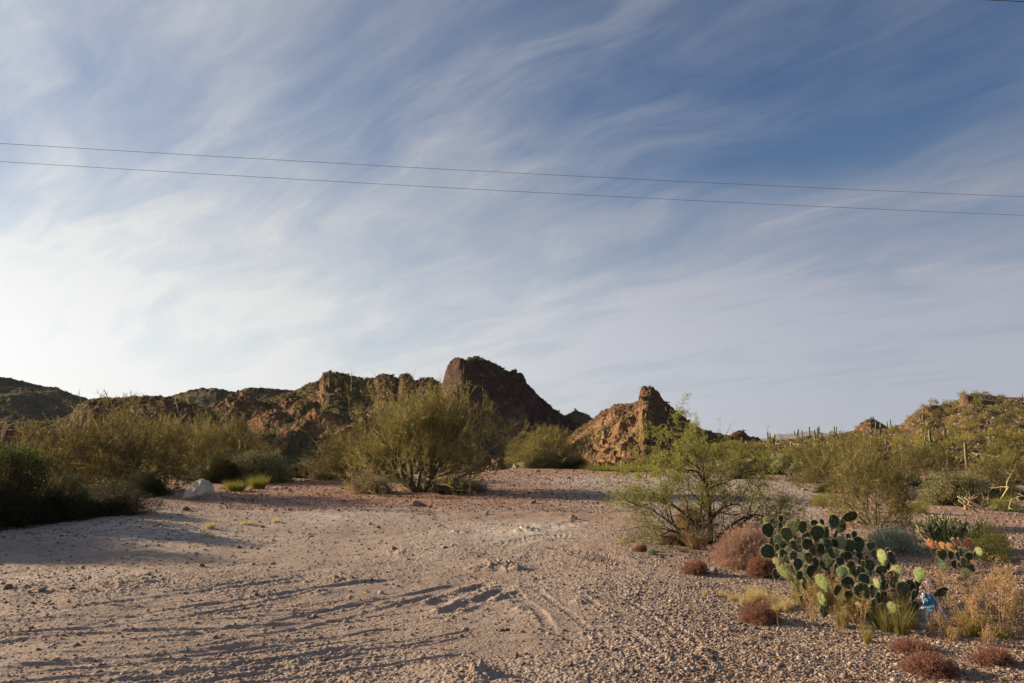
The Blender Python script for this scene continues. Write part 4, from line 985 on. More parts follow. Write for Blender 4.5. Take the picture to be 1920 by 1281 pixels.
# slope side
ptree(PALO[0], 1640, 985, 830, 190, 'bright yellow-green palo verde standing behind the prickly pears', 0.9)
ptree(PALO[1], 1570, 922, 830, 180, 'wide green palo verde left of the bright palo verde behind the prickly pears', 2.0, dy=3)
ptree(PALO[2], 1720, 912, 836, 170, 'broad green palo verde between the bright palo verde and the leafy jojoba', 3.4, dy=3)
ptree(PALO[0], 1480, 885, 836, 110, 'green palo verde behind the pale cholla', 4.4, dy=6)
ptree(OLIVE[0], 1240, 880, 838, 150, 'low olive palo verde behind the crown of the mesquite', 5.0, W0=5.6, dy=10)
ptree(PALO[1], 1330, 878, 830, 150, 'green palo verde hidden partly by the top of the mesquite', 5.6, dy=8)
ptree(PALO[2], 1900, 925, 850, 120, 'green palo verde rising behind the fallen pale branches', 0.7, dy=6)
ptree(OLIVE[1], 1850, 935, 862, 110, 'brownish low palo verde right behind the fallen pale branches', 0.7, W0=5.6, dy=2)
ptree(PALO[0], 1615, 880, 812, 120, 'tall green palo verde at the foot of the stony hill, above the bright palo verde', 2.9, dy=12)
ptree(PALO[1], 1400, 872, 826, 120, 'green palo verde left of the pale cholla', 2.2, dy=14)

# leafy bushes
DARK = dome(200, 1.8, 3.2, 800, 60, (0.045, 0.022), 'dark_leaf', 0.5, 0.05)
def bush(parts, u, v, top, wpx, H0, W0, name, label, cat='bush', rot=0.0, group=None, dy=0.0, sink=0.03):
    x, y = hit(u, v); y2 = y + dy; x2 = x * y2 / y
    o = plant(name, parts, u, v, label, cat, group, rot, 1.0, (x2, y2), sink)
    dx, dyy, dz = ray(u, top); Ht = CAMH + y2 * dz / dyy - o.location[2]; Wt = wpx * y2 / F
    o.scale = (Wt / W0, Wt / W0, max(Ht, 0.05) / H0); return o
BR = dome(201, 0.45, 1.7, 120, 50, (0.05, 0.022), 'sun_toned_leaf', 0.6, 0.2, upbias=1.2)[1][1]  # sunlit shrub top, painted as a separate brighter leaf mass
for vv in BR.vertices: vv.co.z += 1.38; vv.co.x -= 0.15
bush(DARK + [('sun_toned_crown', BR)], 15, 985, 838, 230, 1.8, 3.2, 'dark_shrub', 'big dark green shrub, sunlight painted on its crown, nearest beside the gravel')
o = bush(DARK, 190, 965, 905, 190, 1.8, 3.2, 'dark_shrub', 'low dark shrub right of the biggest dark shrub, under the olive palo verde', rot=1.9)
bush(DARK, -200, 1010, 800, 400, 1.8, 3.2, 'dark_shrub', 'unseen dark shrub past the edge, casting shade beside the biggest dark shrub', rot=2.9)  # outside the view, placed for the shade band it casts on the gravel
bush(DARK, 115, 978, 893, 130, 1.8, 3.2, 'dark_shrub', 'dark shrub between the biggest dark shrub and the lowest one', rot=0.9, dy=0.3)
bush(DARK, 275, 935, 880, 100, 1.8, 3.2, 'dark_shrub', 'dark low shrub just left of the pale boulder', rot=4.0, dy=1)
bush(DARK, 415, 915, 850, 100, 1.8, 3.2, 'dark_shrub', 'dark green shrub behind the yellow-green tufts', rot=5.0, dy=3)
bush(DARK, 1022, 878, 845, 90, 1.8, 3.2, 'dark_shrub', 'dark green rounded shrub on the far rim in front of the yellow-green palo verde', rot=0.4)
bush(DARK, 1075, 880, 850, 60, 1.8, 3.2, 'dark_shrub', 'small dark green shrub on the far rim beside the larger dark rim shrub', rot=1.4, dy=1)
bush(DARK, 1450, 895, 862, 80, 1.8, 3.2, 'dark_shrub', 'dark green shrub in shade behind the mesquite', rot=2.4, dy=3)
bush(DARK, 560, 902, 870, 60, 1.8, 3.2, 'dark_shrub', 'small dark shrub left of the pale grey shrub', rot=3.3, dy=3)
for u, v, top, w, lab, r in [(1565, 932, 898, 90, 'dark shrub added for shade left of the bright palo verde', 0.3), (1692, 922, 892, 100, 'dark shrub added for shade right of the bright palo verde', 1.2), (1478, 884, 858, 60, 'small dark shrub added for shade beyond the pale cholla', 2.2),
    (1905, 944, 910, 80, 'dark shrub added for shade under the thin ends of the fallen pale branches', 3.2), (1850, 942, 905, 70, 'dark brushy shrub added for shade right behind the splintered stump', 4.2), (1615, 905, 880, 80, 'dark shrub added for shade at the back of the bright palo verde', 5.2), (1400, 893, 866, 60, 'dark shrub added for shade half hidden behind the mesquite crown', 0.9)]:
    bush(DARK, u, v, top, w, 1.8, 3.2, 'dark_shrub', lab, rot=r, dy=1.5)  # shrubs added as dark pockets, standing in for shade under the foliage
JO = dome(210, 1.6, 2.6, 230, 60, (0.065, 0.040), 'jojoba', 0.4, 0.05)
bush(JO, 492, 905, 845, 110, 1.6, 2.6, 'jojoba_bush', 'pale speckled leafy jojoba bush behind the yellow-green tufts')
bush(JO, 1790, 948, 885, 125, 1.6, 2.6, 'jojoba_bush', 'rounded speckled jojoba bush beside the fallen pale branches', rot=2)
bush(JO, 1380, 905, 860, 60, 1.6, 2.6, 'jojoba_bush', 'small leafy bush behind the trunk of the mesquite', rot=3, dy=3)
YG = tuft(220, 0.9, 1.4, 900, 0.012, 'yellow_stem', 0.6, 1.0, 'stem')
bush(YG, 484, 915, 882, 34, 0.9, 1.4, 'desert_broom', 'bright yellow-green upright tuft in front of the jojoba bush, the taller of the pair', dy=-0.5)
bush(YG, 442, 919, 893, 42, 0.9, 1.4, 'desert_broom', 'bright yellow-green lower tuft right behind the pale boulder', rot=2, dy=-0.5)
bush(YG, 1140, 884, 868, 90, 0.9, 1.4, 'green_scrub_plant', 'flat yellow-green scrub plant on the far rim below the pinnacle hill', rot=1, dy=1)
bush(YG, 1195, 886, 866, 70, 0.9, 1.4, 'green_scrub_plant', 'yellow-green scrub plant on the far rim left of the mesquite crown', rot=3, dy=1)
GT = twigdome(230, 0.7, 1.8, 170, 6, 5, 0.011, 'grey_twig')
bush(GT, 574, 888, 864, 62, 0.7, 1.8, 'grey_shrub', 'pale silvery flat-topped shrub at the gap left of the central trees')
bush(GT, 605, 900, 880, 46, 0.7, 1.8, 'grey_shrub', 'small grey twiggy shrub just below the silvery flat-topped one', rot=2)
bush(GT, 700, 925, 890, 80, 0.7, 1.8, 'dry_shrub', 'dry tan twiggy shrub at the foot of the central palo verde, left of its trunks', rot=1, cat='shrub')
bush(GT, 860, 925, 897, 110, 0.7, 1.8, 'dry_shrub', 'dry brown twiggy growth under the right half of the central palo verde', rot=3, cat='shrub', dy=0.4)
bush(GT, 1535, 900, 880, 55, 0.7, 1.8, 'grey_shrub', 'small round grey shrub right of the pale cholla', rot=4)
bush(GT, 1500, 905, 885, 50, 0.7, 1.8, 'grey_shrub', 'low grey shrub at the foot of the pale cholla', rot=5)
bush(GT, 1690, 935, 905, 90, 0.7, 1.8, 'grey_shrub', 'grey-brown low shrub right of the bright palo verde', rot=0.5)
GL = dome(240, 0.45, 1.2, 150, 50, (0.032, 0.014), 'grey_leaf', 0.5, 0.09, upbias=0.9)
bush(GL, 1675, 1038, 990, 100, 0.45, 1.2, 'brittlebush', 'silvery grey-green brittlebush behind the prickly pears')
bush(GL, 1222, 1040, 1028, 20, 0.45, 1.2, 'brittlebush', 'tiny grey-green sprout between little red shrub and orange stone', rot=2)
GG = dome(250, 0.5, 1.1, 110, 55, (0.045, 0.008), 'yellow_stem', 0.35, 0.10, upbias=0.9)
bush(GG, 1868, 1052, 985, 80, 0.5, 1.1, 'green_bush', 'yellow-green feathery bush right of the stick cactus')
bush(GG, 1718, 962, 938, 50, 0.5, 1.1, 'green_bush', 'small yellow-green clump on the rubble right of the bright palo verde', rot=2)
bush(GG, 1880, 958, 930, 60, 0.5, 1.1, 'green_bush', 'yellowish clump under the fallen pale branches', rot=3)
bush(GG, 1545, 950, 925, 70, 0.5, 1.1, 'green_bush', 'low green clump left of the foot of the bright palo verde', rot=4)

# mesquite in front
x, y = hit(1328, 1020)
plant('mesquite_tree', mesquite(3, px_h(232, y), px_h(315, y)), 1328, 1020, 'open mesquite with thin dark trunks and bright feathery leaves, standing behind the pinkish shrub', 'tree', rot=0.0)

# red and pink dry shrubs
RD = twigdome(260, 0.26, 0.60, 150, 5, 5, 0.0060, 'red', up=0.5)
PK = twigdome(261, 0.62, 1.25, 210, 6, 6, 0.0068, 'pink', up=0.7)
bush(PK, 1402, 1062, 990, 130, 0.62, 1.25, 'pink_shrub', 'large pinkish dry shrub between the mesquite trunks and the prickly pears', cat='shrub')
bush(RD, 1375, 1056, 1020, 60, 0.26, 0.60, 'red_shrub', 'red dry shrub at the left foot of the large pinkish shrub', cat='shrub', rot=1)
bush(RD, 1432, 1080, 1042, 70, 0.26, 0.60, 'red_shrub', 'red-brown dry shrub at the right foot of the large pinkish shrub', cat='shrub', rot=2)
bush(RD, 1264, 1020, 998, 55, 0.26, 0.60, 'red_shrub', 'low crimson shrub left of the tan grass under the mesquite', cat='shrub', rot=3)
bush(RD, 1200, 1034, 1020, 27, 0.26, 0.60, 'red_shrub', 'smallest crimson shrub, beside the tiny grey-green sprout on the gravel', cat='shrub', rot=4)
bush(RD, 1304, 1076, 1050, 54, 0.26, 0.60, 'red_shrub', 'loose red-brown shrub on bare gravel below the mesquite, casting a long shadow', cat='shrub', rot=5)
bush(RD, 1428, 1170, 1132, 78, 0.26, 0.60, 'red_shrub', 'neat round red-brown shrub on the gravel below the straw grass', cat='shrub', rot=0.4)
bush(RD, 1715, 1228, 1198, 90, 0.26, 0.60, 'red_shrub', 'flat pinkish-red shrub below the blue plastic, upper of the two', cat='shrub', rot=1.4)
bush(RD, 1742, 1262, 1222, 105, 0.26, 0.60, 'red_shrub', 'flat pinkish-red shrub nearest the camera, overlapping the one behind it', cat='shrub', rot=2.4)
bush(RD, 1860, 1246, 1212, 75, 0.26, 0.60, 'red_shrub', 'reddish low shrub beneath the dry weeds in the corner', cat='shrub', rot=3.4)
bush(RD, 1545, 1035, 1010, 46, 0.26, 0.60, 'red_shrub', 'dark red dry shrub in the shade among the prickly pears', cat='shrub', rot=4.4)
bush(RD, 1522, 1128, 1096, 60, 0.26, 0.60, 'red_shrub', 'reddish brown wiry shrub in front of the first prickly pear', cat='shrub', rot=5.4)

# grasses and weeds
TN = tuft(270, 0.75, 0.65, 700, 0.006, 'tan', 0.3); ST = tuft(271, 0.36, 0.30, 300, 0.005, 'straw', 0.5); GN = tuft(272, 0.40, 0.40, 230, 0.006, 'grass_green', 0.4)
DT = twigdome(273, 0.75, 0.75, 200, 6, 6, 0.004, 'tan', up=1.0)
bush(TN, 1304, 1030, 975, 60, 0.75, 0.65, 'dry_grass_clump', 'tall tan dry grass clump at the left foot of the mesquite', cat='grass clump')
bush(DT, 1294, 1020, 946, 62, 0.75, 0.75, 'dry_shrub', 'fuzzy tan dry shrub rising behind the tan grass clump at the mesquite', cat='shrub', dy=0.4)
for i, (u, v, top, w, lab) in enumerate([
    (1415, 1132, 1086, 30, 'tallest pale straw grass tuft above the round red-brown shrub'), (1398, 1134, 1108, 26, 'pale straw tuft just left of the tallest straw tuft'),
    (1376, 1128, 1105, 26, 'pale straw tuft second from the left end of the straw row'), (1352, 1122, 1100, 16, 'thin straw tuft at the left end of the straw row'),
    (1448, 1136, 1102, 24, 'straw tuft to the right of the tallest straw tuft'), (1456, 1146, 1118, 22, 'short straw tuft right behind the round red-brown shrub'),
    (1322, 1122, 1096, 10, 'wispy tan stalks standing alone left of the straw row'), (1430, 1126, 1100, 18, 'slim straw tuft behind the straw row'),
    (1478, 1142, 1112, 24, 'sparse straw tuft between the straw row and the prickly pears')]):
    bush(ST, u, v, top, w, 0.36, 0.30, 'straw_grass_tuft', lab, 'grass tuft', rot=i * 1.1, group='straw grass tufts on the gravel')
for i, (u, v, top, w, lab) in enumerate([
    (1512, 1122, 1062, 60, 'large green-gold grass tuft at the front left of the prickly pears'), (1555, 1126, 1072, 44, 'green-gold grass tuft in front of the pad painted sunlit'),
    (1612, 1142, 1100, 46, 'green grass tuft under the lower pads of the middle prickly pear'), (1690, 1170, 1118, 46, 'golden green grass tuft left of the blue plastic'),
    (1705, 1180, 1140, 36, 'short golden grass tuft just below the blue plastic'), (1625, 1184, 1160, 22, 'small green-gold sprout standing alone on the gravel in front of the prickly pears'),
    (1578, 1158, 1118, 30, 'straggly green weed tuft left of the small stone and the pads'), (1826, 1190, 1130, 50, 'golden green tuft among the dry weeds right of the blue plastic'),
    (1870, 1198, 1160, 50, 'greenish tuft at the foot of the tall dry weeds'), (1770, 1180, 1140, 30, 'thin green-gold tuft right of the blue plastic'), (1540, 1130, 1086, 34, 'green-gold tuft against the lowest pads of the first prickly pear'), (1592, 1140, 1090, 34, 'green-gold tuft under the pads left of the pale branching weed'), (1648, 1158, 1112, 36, 'green-gold tuft at the dark foot of the widest prickly pear'), (1662, 1168, 1130, 30, 'short green-gold tuft left of the golden green one'), (1500, 1100, 1050, 30, 'thin green-gold blades between pinkish shrub and first prickly pear')] + [(1500 + (i * 47) % 190, 1092 + (i * 29) % 60, 1040 + (i * 29) % 60 + (i * 7) % 14, 26 + (i * 5) % 20, 'green-gold grass growing up between the prickly pear pads') for i in range(9)]):
    bush(GN, u, v, top, w, 0.40, 0.40, 'green_grass_tuft', lab, 'grass tuft', rot=i * 1.3, group='green-gold grass tufts around the prickly pears', dy=-0.38 if 1495 < u < 1700 else 0)
WD = [weed(280 + i, 0.55, 0.45, 6 + i) for i in range(3)]
for i, (u, v, top, w, lab) in enumerate([
    (1800, 1185, 1098, 70, 'dry weed with orange-tan seed heads right of the blue plastic'), (1838, 1190, 1085, 70, 'tall dry weed with seed heads behind the golden tuft'),
    (1880, 1192, 1070, 85, 'tallest dry weed at the right-hand end of the weed patch'), (1915, 1200, 1080, 80, 'dry weed cut by the edge of the view'),
    (1745, 1190, 1128, 40, 'short dry weed standing directly below the blue plastic'), (1770, 1196, 1140, 44, 'short dry weed between the blue plastic and the taller weeds'),
    (1860, 1165, 1090, 60, 'dry weed behind the two tallest weeds'), (1905, 1150, 1050, 80, 'dry weed at the back of the weed patch under the feathery bush'),
    (1615, 1165, 1110, 46, 'pale branching dry weed in front of the dark hollow of the prickly pears'), (1575, 1165, 1120, 40, 'dry weed beside the pinkish stone'),
    (1845, 1215, 1150, 70, 'low sprawling dry weed just above the reddish corner shrub'), (1820, 1130, 1075, 50, 'dry weed on dark rubble behind the weed patch')] + [(1768 + (i * 61) % 170, 1095 + (i * 37) % 120, 1045 + (i * 37) % 120, 55 + (i * 13) % 30, 'dry tan weed in the tangle of weeds at the corner') for i in range(16)] + [(1505 + (i * 53) % 175, 1100 + (i * 31) % 55, 1035 + (i * 31) % 55, 34 + (i * 11) % 20, 'dry tan weed growing up between the prickly pear pads') for i in range(9)]):
    bush(WD[i % 3], u, v, top, w, 0.55, 0.45, 'dry_weed', lab, 'weed', rot=i * 0.9, dy=-0.5 if 1495 < u < 1700 else 0, group='dry weeds with seed heads')
for i, (u, v, top, w, lab) in enumerate([(394, 992, 973, 20, 'little tan wisp of dry grass on the shaded gravel'), (393, 1006, 996, 18, 'lower little tan wisp on the shaded gravel'), (462, 984, 972, 26, 'small tan wisp right of the other wisps on the shaded gravel'), (517, 980, 968, 12, 'tiny orange-tan wisp on the gravel below the yellow-green tufts')]):
    bush(ST, u, v, top, w, 0.36, 0.30, 'dry_wisp', lab, 'grass tuft', rot=i)
DW = deadwood(300, 0.5, 1.4, 'mesq_bark', 5, 0.015)
bush(DW, 455, 925, 903, 44, 0.5, 1.4, 'dead_twig_bush', 'bare dark twiggy bush in front of the yellow-green tufts', cat='bush')

# fallen pale branches and stump
x, y = hit(1852, 960)
plant('fallen_branch', deadwood(310, 0.6, px_h(150, y), 'dead', 4, 0.045, (1.0, -0.1, 0.28)), 1852, 955, 'pale fallen branches spreading from a broken end by the orange stump', 'branch')
x, y = hit(1822, 955)
plant('dead_stump', deadwood(311, 1.0, px_h(60, y), 'dead_brown', 7, 0.05, (0.05, 0, 1.0), 1), 1822, 955, 'splintered orange-brown dead stump with one upright stick', 'stump')
plant('fallen_branch', deadwood(312, 0.6, px_h(70, y), 'dead', 2, 0.035, (-0.35, 0.0, 0.9), 2), 1862, 948, 'short pale dead limb pointing up behind the fallen branches', 'branch')
for i, (u, v) in enumerate([(1838, 955), (1848, 957), (1834, 962)]):
    x, y = hit(u, v); mb = MB(); mb.tube([(0, 0, 0), (-0.28, 0.02, 0.16), (-0.5, 0.05, 0.3)], [0.028, 0.026, 0.022], 6)
    o = obj('broken_stick', mb.mesh('broken_stick', M['dead'], True), None, sit(x, y, 0), (0, 0, 0.15 * i))
    props(o, 'short pale broken stick leaning beside the dead stump', 'stick', 'broken sticks leaning by the stump')

CH = cholla(320, 1.5, 1.5)
bush(CH, 1478, 898, 850, 52, 1.5, 1.5, 'cholla_cactus', 'pale spiny cholla cactus on dark stems behind the mesquite branches', cat='cactus')
bush(CH, 1497, 898, 868, 34, 1.5, 1.5, 'cholla_cactus', 'smaller pale cholla just right of the larger one', cat='cactus', rot=2)
x, y = hit(1785, 1030)
o = plant('stick_cactus', stag(330, px_h(52, y), px_h(105, y), 60), 1785, 1030, 'tangled thicket of green stick cactus behind the orange prickly pear pads', 'cactus')
# ------------------------------------------------------------------ prickly pears
def pad_mesh(seed, mat):
    """one pad, base at the origin, 1 tall, 0.86 wide, faces +-Y; with areole bumps"""
    rng = np.random.default_rng(seed); V, T = ICO4; V = V.copy()
    z = (V[:, 2] + 1) / 2; wid = 0.43 * (0.62 + 0.5 * z ** 0.8) * 1.0
    x = V[:, 0] * wid * 1.02; y = V[:, 1] * 0.075 * (1.15 - 0.45 * z); zz = z
    x = x * np.clip(0.45 + 1.3 * z, 0, 1.0) / 1.0
    u = fbm(x * 3 + seed, zz * 3, 2, seed); y = y * (1 + 0.25 * u) + 0.03 * np.sin(zz * 3 + seed); x = x * (1 + 0.06 * pn(zz * 2, zz * 0 + seed, seed))
    return mesh_from('pad', np.stack([x, y, zz], 1), T, None, M[mat], None, True)
def pad_spines(seed):
    rng = np.random.default_rng(seed + 50); n = 240
    t = rng.uniform(0.05, 1, n); a = rng.uniform(-1, 1, n); rim = rng.random(n) < 0.5; a = np.where(rim, np.sign(a) * 0.98, a)
    w = 0.43 * np.sqrt(np.clip(1 - (2 * t - 1) ** 2, 0, 1)) * (0.62 + 0.5 * t ** 0.8) * np.clip(0.45 + 1.3 * t, 0, 1)
    s = rng.choice([-1, 1], n); P = np.stack([a * w, s * 0.05 * np.sqrt(np.clip(1 - a * a, 0, 1)), t], 1)
    top = rng.random(n) < 0.15; P[top, 2] = 1.0; P[top, 0] *= 0.2
    D = np.stack([a * 1.0, s * 0.8, (t - 0.4) * 1.0], 1) + rng.normal(size=(n, 3)) * 0.4
    mb = MB(); mb.blades(P, D, rng.uniform(0.08, 0.20, n), np.full(n, 0.012), rng.uniform(0, 1, n), None, rng); return mb.mesh('spine', M['spine'])
PM = {'g': [pad_mesh(i, 'pad') for i in range(4)], 'p': [pad_mesh(10, 'pad_sun_tone'), pad_mesh(11, 'pad_sun_tone')], 'r': [pad_mesh(12, 'pad_red')], 'o': [pad_mesh(13, 'pad_orange')]}
SPM = [pad_spines(i) for i in range(3)]
prng = random.Random(5)
# every visible pad: centre u, v, length, width, tilt from upright (clockwise), kind (pale ones have sunlight painted in); a width well under 0.8 of the length is a pad turned edge-on
PADS_A = [(1505,992,22,18,-5,'g'),(1480,988,26,17,80,'g'),(1464,974,13,9,-20,'g'),(1495,978,11,7,-30,'p'),(1478,1008,25,20,-10,'g'),(1436,978,13,10,20,'p'),(1444,1038,24,22,-45,'g'),
 (1458,1030,13,9,0,'g'),(1466,1040,14,13,40,'g'),(1470,1051,14,7,5,'g'),(1459,1056,15,9,-35,'p'),(1475,1077,32,14,-38,'p'),(1491,1027,20,15,-30,'g'),(1512,1024,22,17,5,'g'),(1504,1047,22,9,0,'g'),(1497,1062,20,15,15,'g'),(1517,1050,18,13,-10,'g'),(1486,1046,18,13,20,'g')]
PADS_B = [(1587,971,28,21,70,'g'),(1564,983,24,17,20,'g'),(1552,988,20,8,25,'g'),(1540,995,17,9,-15,'p'),(1543,983,13,9,0,'g'),(1527,984,12,12,0,'g'),(1521,968,15,4,-5,'g'),(1531,1004,26,22,10,'g'),
 (1551,1004,22,14,10,'g'),(1551,1024,20,7,0,'g'),(1566,1005,16,9,10,'g'),(1566,1023,18,6,-5,'g'),(1577,1023,23,18,0,'p'),(1592,1009,11,9,-20,'g'),(1602,1005,12,9,15,'g'),(1592,1028,24,17,0,'g'),(1612,1027,26,20,5,'g'),
 (1633,1026,17,11,20,'g'),(1554,1056,23,15,5,'g'),(1576,1057,16,12,-10,'g'),(1594,1064,18,20,80,'g'),(1540,1035,22,16,-8,'g'),(1560,1040,20,12,12,'g'),(1530,1060,20,15,0,'g'),(1590,1048,18,13,0,'g')]
PADS_C = [(1667,1040,16,13,-10,'g'),(1676,1052,23,18,-20,'g'),(1657,1050,25,5,-8,'p'),(1624,1048,12,9,10,'g'),(1632,1064,19,18,0,'g'),(1618,1061,13,8,0,'g'),(1616,1077,20,14,10,'g'),(1656,1074,18,17,-10,'g'),(1681,1076,21,12,15,'p'),
 (1725,1082,23,13,5,'p'),(1676,1092,29,24,-20,'g'),(1720,1098,14,13,0,'g'),(1702,1100,18,20,60,'g'),(1760,1113,24,22,60,'g'),(1647,1100,20,7,-20,'p'),(1584,1079,22,13,0,'p'),(1580,1077,20,17,20,'p'),(1547,1098,28,13,-30,'p'),
 (1595,1099,23,20,-30,'g'),(1623,1091,20,19,0,'g'),(1622,1114,28,24,-40,'g'),(1643,1116,19,5,0,'p'),(1544,1128,22,7,-20,'p'),(1695,1110,24,20,-10,'g'),(1675,1144,20,9,-20,'p'),(1678,1128,20,13,0,'g'),(1611,1139,13,5,-10,'p'),(1590,1118,17,15,0,'g'),(1606,1076,18,14,10,'g'),(1650,1125,20,15,10,'g'),(1568,1110,20,15,5,'g'),(1712,1120,18,13,15,'g')]
def pear(pads, yA, yB, label, root_uv, fill=True, kmax=58):
    rx, ry = hit(*root_uv); rz = float(surf(rx, ry)[0]) - 0.02
    R = obj('prickly_pear', None, None, (rx, ry, rz)); props(R, label, 'cactus')
    vs = [p[1] for p in pads]; cnt = [0]
    def place(P0, L, W, tilt, yaw, kind, lean):
        ms = PM[kind]; me = ms[cnt[0] % len(ms)]
        o = obj('pad', me, R, Vector(P0) - R.location); o.rotation_mode = 'XYZ'
        m = Matrix.Rotation(math.radians(tilt), 4, 'Y') @ Matrix.Rotation(lean, 4, 'X') @ Matrix.Rotation(yaw, 4, 'Z')
        o.rotation_euler = m.to_euler(); o.scale = (W / 0.86, L * 0.95, L)
        if kind in 'ro': o['label'] = 'reddish dried pad' if kind == 'r' else 'yellow-orange dried pad'
        if kind == 'p': o['label'] = 'green pad with sunlight painted on'
        cnt[0] += 1
        obj('spine', SPM[cnt[0] % 3], o)
        return o
    todo = []
    for (u, v, l, w, t, k) in pads:
        f = (v - min(vs)) / max(1, max(vs) - min(vs)); Y = yB + (yA - yB) * f + prng.uniform(-0.18, 0.18)
        base_u = u - math.sin(math.radians(t)) * l * 0.5; base_v = v + math.cos(math.radians(t)) * l * 0.5
        dx, dy, dz = ray(base_u, base_v); P = Vector((dx / dy * Y, Y, CAMH + dz / dy * Y)); L = l * Y / F * 1.22; Wd = w * Y / F * 1.2
        r = min(1, Wd / (0.84 * L))
        if k == 'p': yaw = -math.acos(max(r, 0.3)) if r < 0.85 else -0.45
        else: yaw = math.acos(max(r, 0.25)) * (1 if prng.random() < 0.5 else -1) if r < 0.8 else prng.uniform(-0.3, 0.65)
        if r >= 0.8 or k in 'ro': W2 = max(Wd, 0.7 * L)
        else: W2 = 0.84 * L
        gz = float(surf(P.x, P.y)[0])
        if P.z < gz: P.z = gz
        place(P, L, W2, t, yaw, k, prng.uniform(-0.35, 0.35)); todo.append((P, L))
    # the older pads that carry them, down to the ground
    i = 0
    while fill and i < len(todo) and cnt[0] < kmax:
        P, L = todo[i]; i += 1
        gz = float(surf(P.x, P.y)[0])
        if P.z - gz < 0.05: continue
        L2 = min(prng.uniform(0.10, 0.19), P.z - gz + 0.04); tl = prng.uniform(-28, 28) + (12 if P.x < rx else -12) * -1
        B = P - Vector((math.sin(math.radians(tl)) * L2, prng.uniform(-0.03, 0.06), math.cos(math.radians(tl)) * L2)) + Vector((0, 0, 0.02))
        if any((B - Q).length < 0.10 for Q, _ in todo): continue
        place(B, L2, L2 * 0.8, tl, prng.uniform(-1.5, 1.5), 'g', prng.uniform(-0.2, 0.2)); todo.append((B, L2))
    return R
pear(PADS_A, 8.2, 9.1, 'prickly pear cactus touching the large pinkish shrub, the first of the row', (1490, 1090))
pear(PADS_B, 8.5, 9.3, 'tallest prickly pear cactus, one big dark pad reaching out on its top', (1565, 1090))
pear(PADS_C, 7.6, 8.5, 'lowest and widest prickly pear cactus, beside the blue plastic', (1640, 1145))
pear([(1748,1023,16,9,-35,'r'),(1760,1026,16,9,-35,'o'),(1772,1027,16,9,-35,'o'),(1785,1029,16,9,-35,'o'),(1796,1022,19,9,-35,'r'),(1805,1021,17,8,-30,'r'),(1813,1021,17,16,10,'r'),(1795,1046,19,11,-30,'g'),(1815,1050,21,15,5,'g'),(1808,1060,19,14,0,'g'),(1826,1046,15,10,20,'g'),(1834,1040,18,6,10,'p'),(1800,1036,15,10,-20,'g')],
     10.2, 10.8, 'prickly pear with orange and red dried pads in front of the stick cactus', (1810, 1060))

# ------------------------------------------------------------------ plastic litter and cables
def plastic():
    m, T = mat_new('blue_plastic'); tc = T.n('ShaderNodeTexCoord'); s = T.n('ShaderNodeSeparateXYZ', i_0=tc.outputs['UV'])
    t = T.attr('tint'); n = T.noise(tc.outputs['Object'], 14, 3)
    stripe = T.math('MULTIPLY', T.ramp(t, 0.62, 0.66), T.ramp(t, 0.74, 0.78, 1, 0))
    col = T.mix(T.ramp(n, 0.4, 0.6), (0.02, 0.11, 0.28), (0.07, 0.22, 0.42)); col = T.mix(T.ramp(t, 0.78, 0.82), col, (0.20, 0.30, 0.55)); col = T.mix(stripe, col, (0.62, 0.66, 0.70)); col = T.mix(T.ramp(t, 0.0, 0.22, 0.8, 0), col, (0.35, 0.42, 0.50))
    p = T.n('ShaderNodeBsdfPrincipled'); T.set(p, 'Base Color', col); p.inputs['Roughness'].default_value = 0.22
    tr = T.n('ShaderNodeBsdfTranslucent'); T.set(tr, 'Color', col); mx = T.n('ShaderNodeMixShader'); mx.inputs[0].default_value = 0.3; T.set(mx, 1, p.outputs[0]); T.set(mx, 2, tr.outputs[0])
    T.set(T.n('ShaderNodeOutputMaterial'), 0, mx.outputs[0]); return m
M['plastic'] = plastic()
x, y = hit(1728, 1166); y = 7.55; x = (1728 - 960) / F * y * 1.0
n = 34; U, Vv = np.meshgrid(np.linspace(0, 1, n), np.linspace(0, 1, n), indexing='ij')
Wd, Hh = 0.23, 0.23
px_ = (U - 0.5) * Wd * (0.5 + 0.5 * (1 - Vv)) * 1.05 + 0.05 * (U - 0.2) * (1 - Vv) - 0.03 * Vv
pz_ = Hh * Vv ** 0.9 - 0.06 * (U - 0.3) ** 2 * (1 - Vv) - 0.05 * U * U + 0.01 * fbm(U * 5, Vv * 5, 3, 3)
py_ = -0.09 * np.sin(U * 3.14) * (1 - Vv * 0.7) + 0.022 * fbm(U * 4, Vv * 4, 3, 4) + 0.04 * Vv
i = np.arange(n - 1)[:, None] * n; j = np.arange(n - 1)[None, :]; q = np.stack([i + j, i + j + 1, i + n + j + 1, i + n + j], -1).reshape(-1, 4)
me = mesh_from('plastic_sheet', np.stack([px_, py_, pz_], -1).reshape(-1, 3), None, q, M['plastic'], {'tint': (U * 0.95).ravel()}, True)
o = obj('plastic_sheet', me, None, (x, y, float(surf(x, y)[0]) + 0.07)); o.modifiers.new('thick', 'SOLIDIFY').thickness = 0.002
props(o, 'crumpled blue and white plastic sheet caught in the grass beside the prickly pears', 'litter')

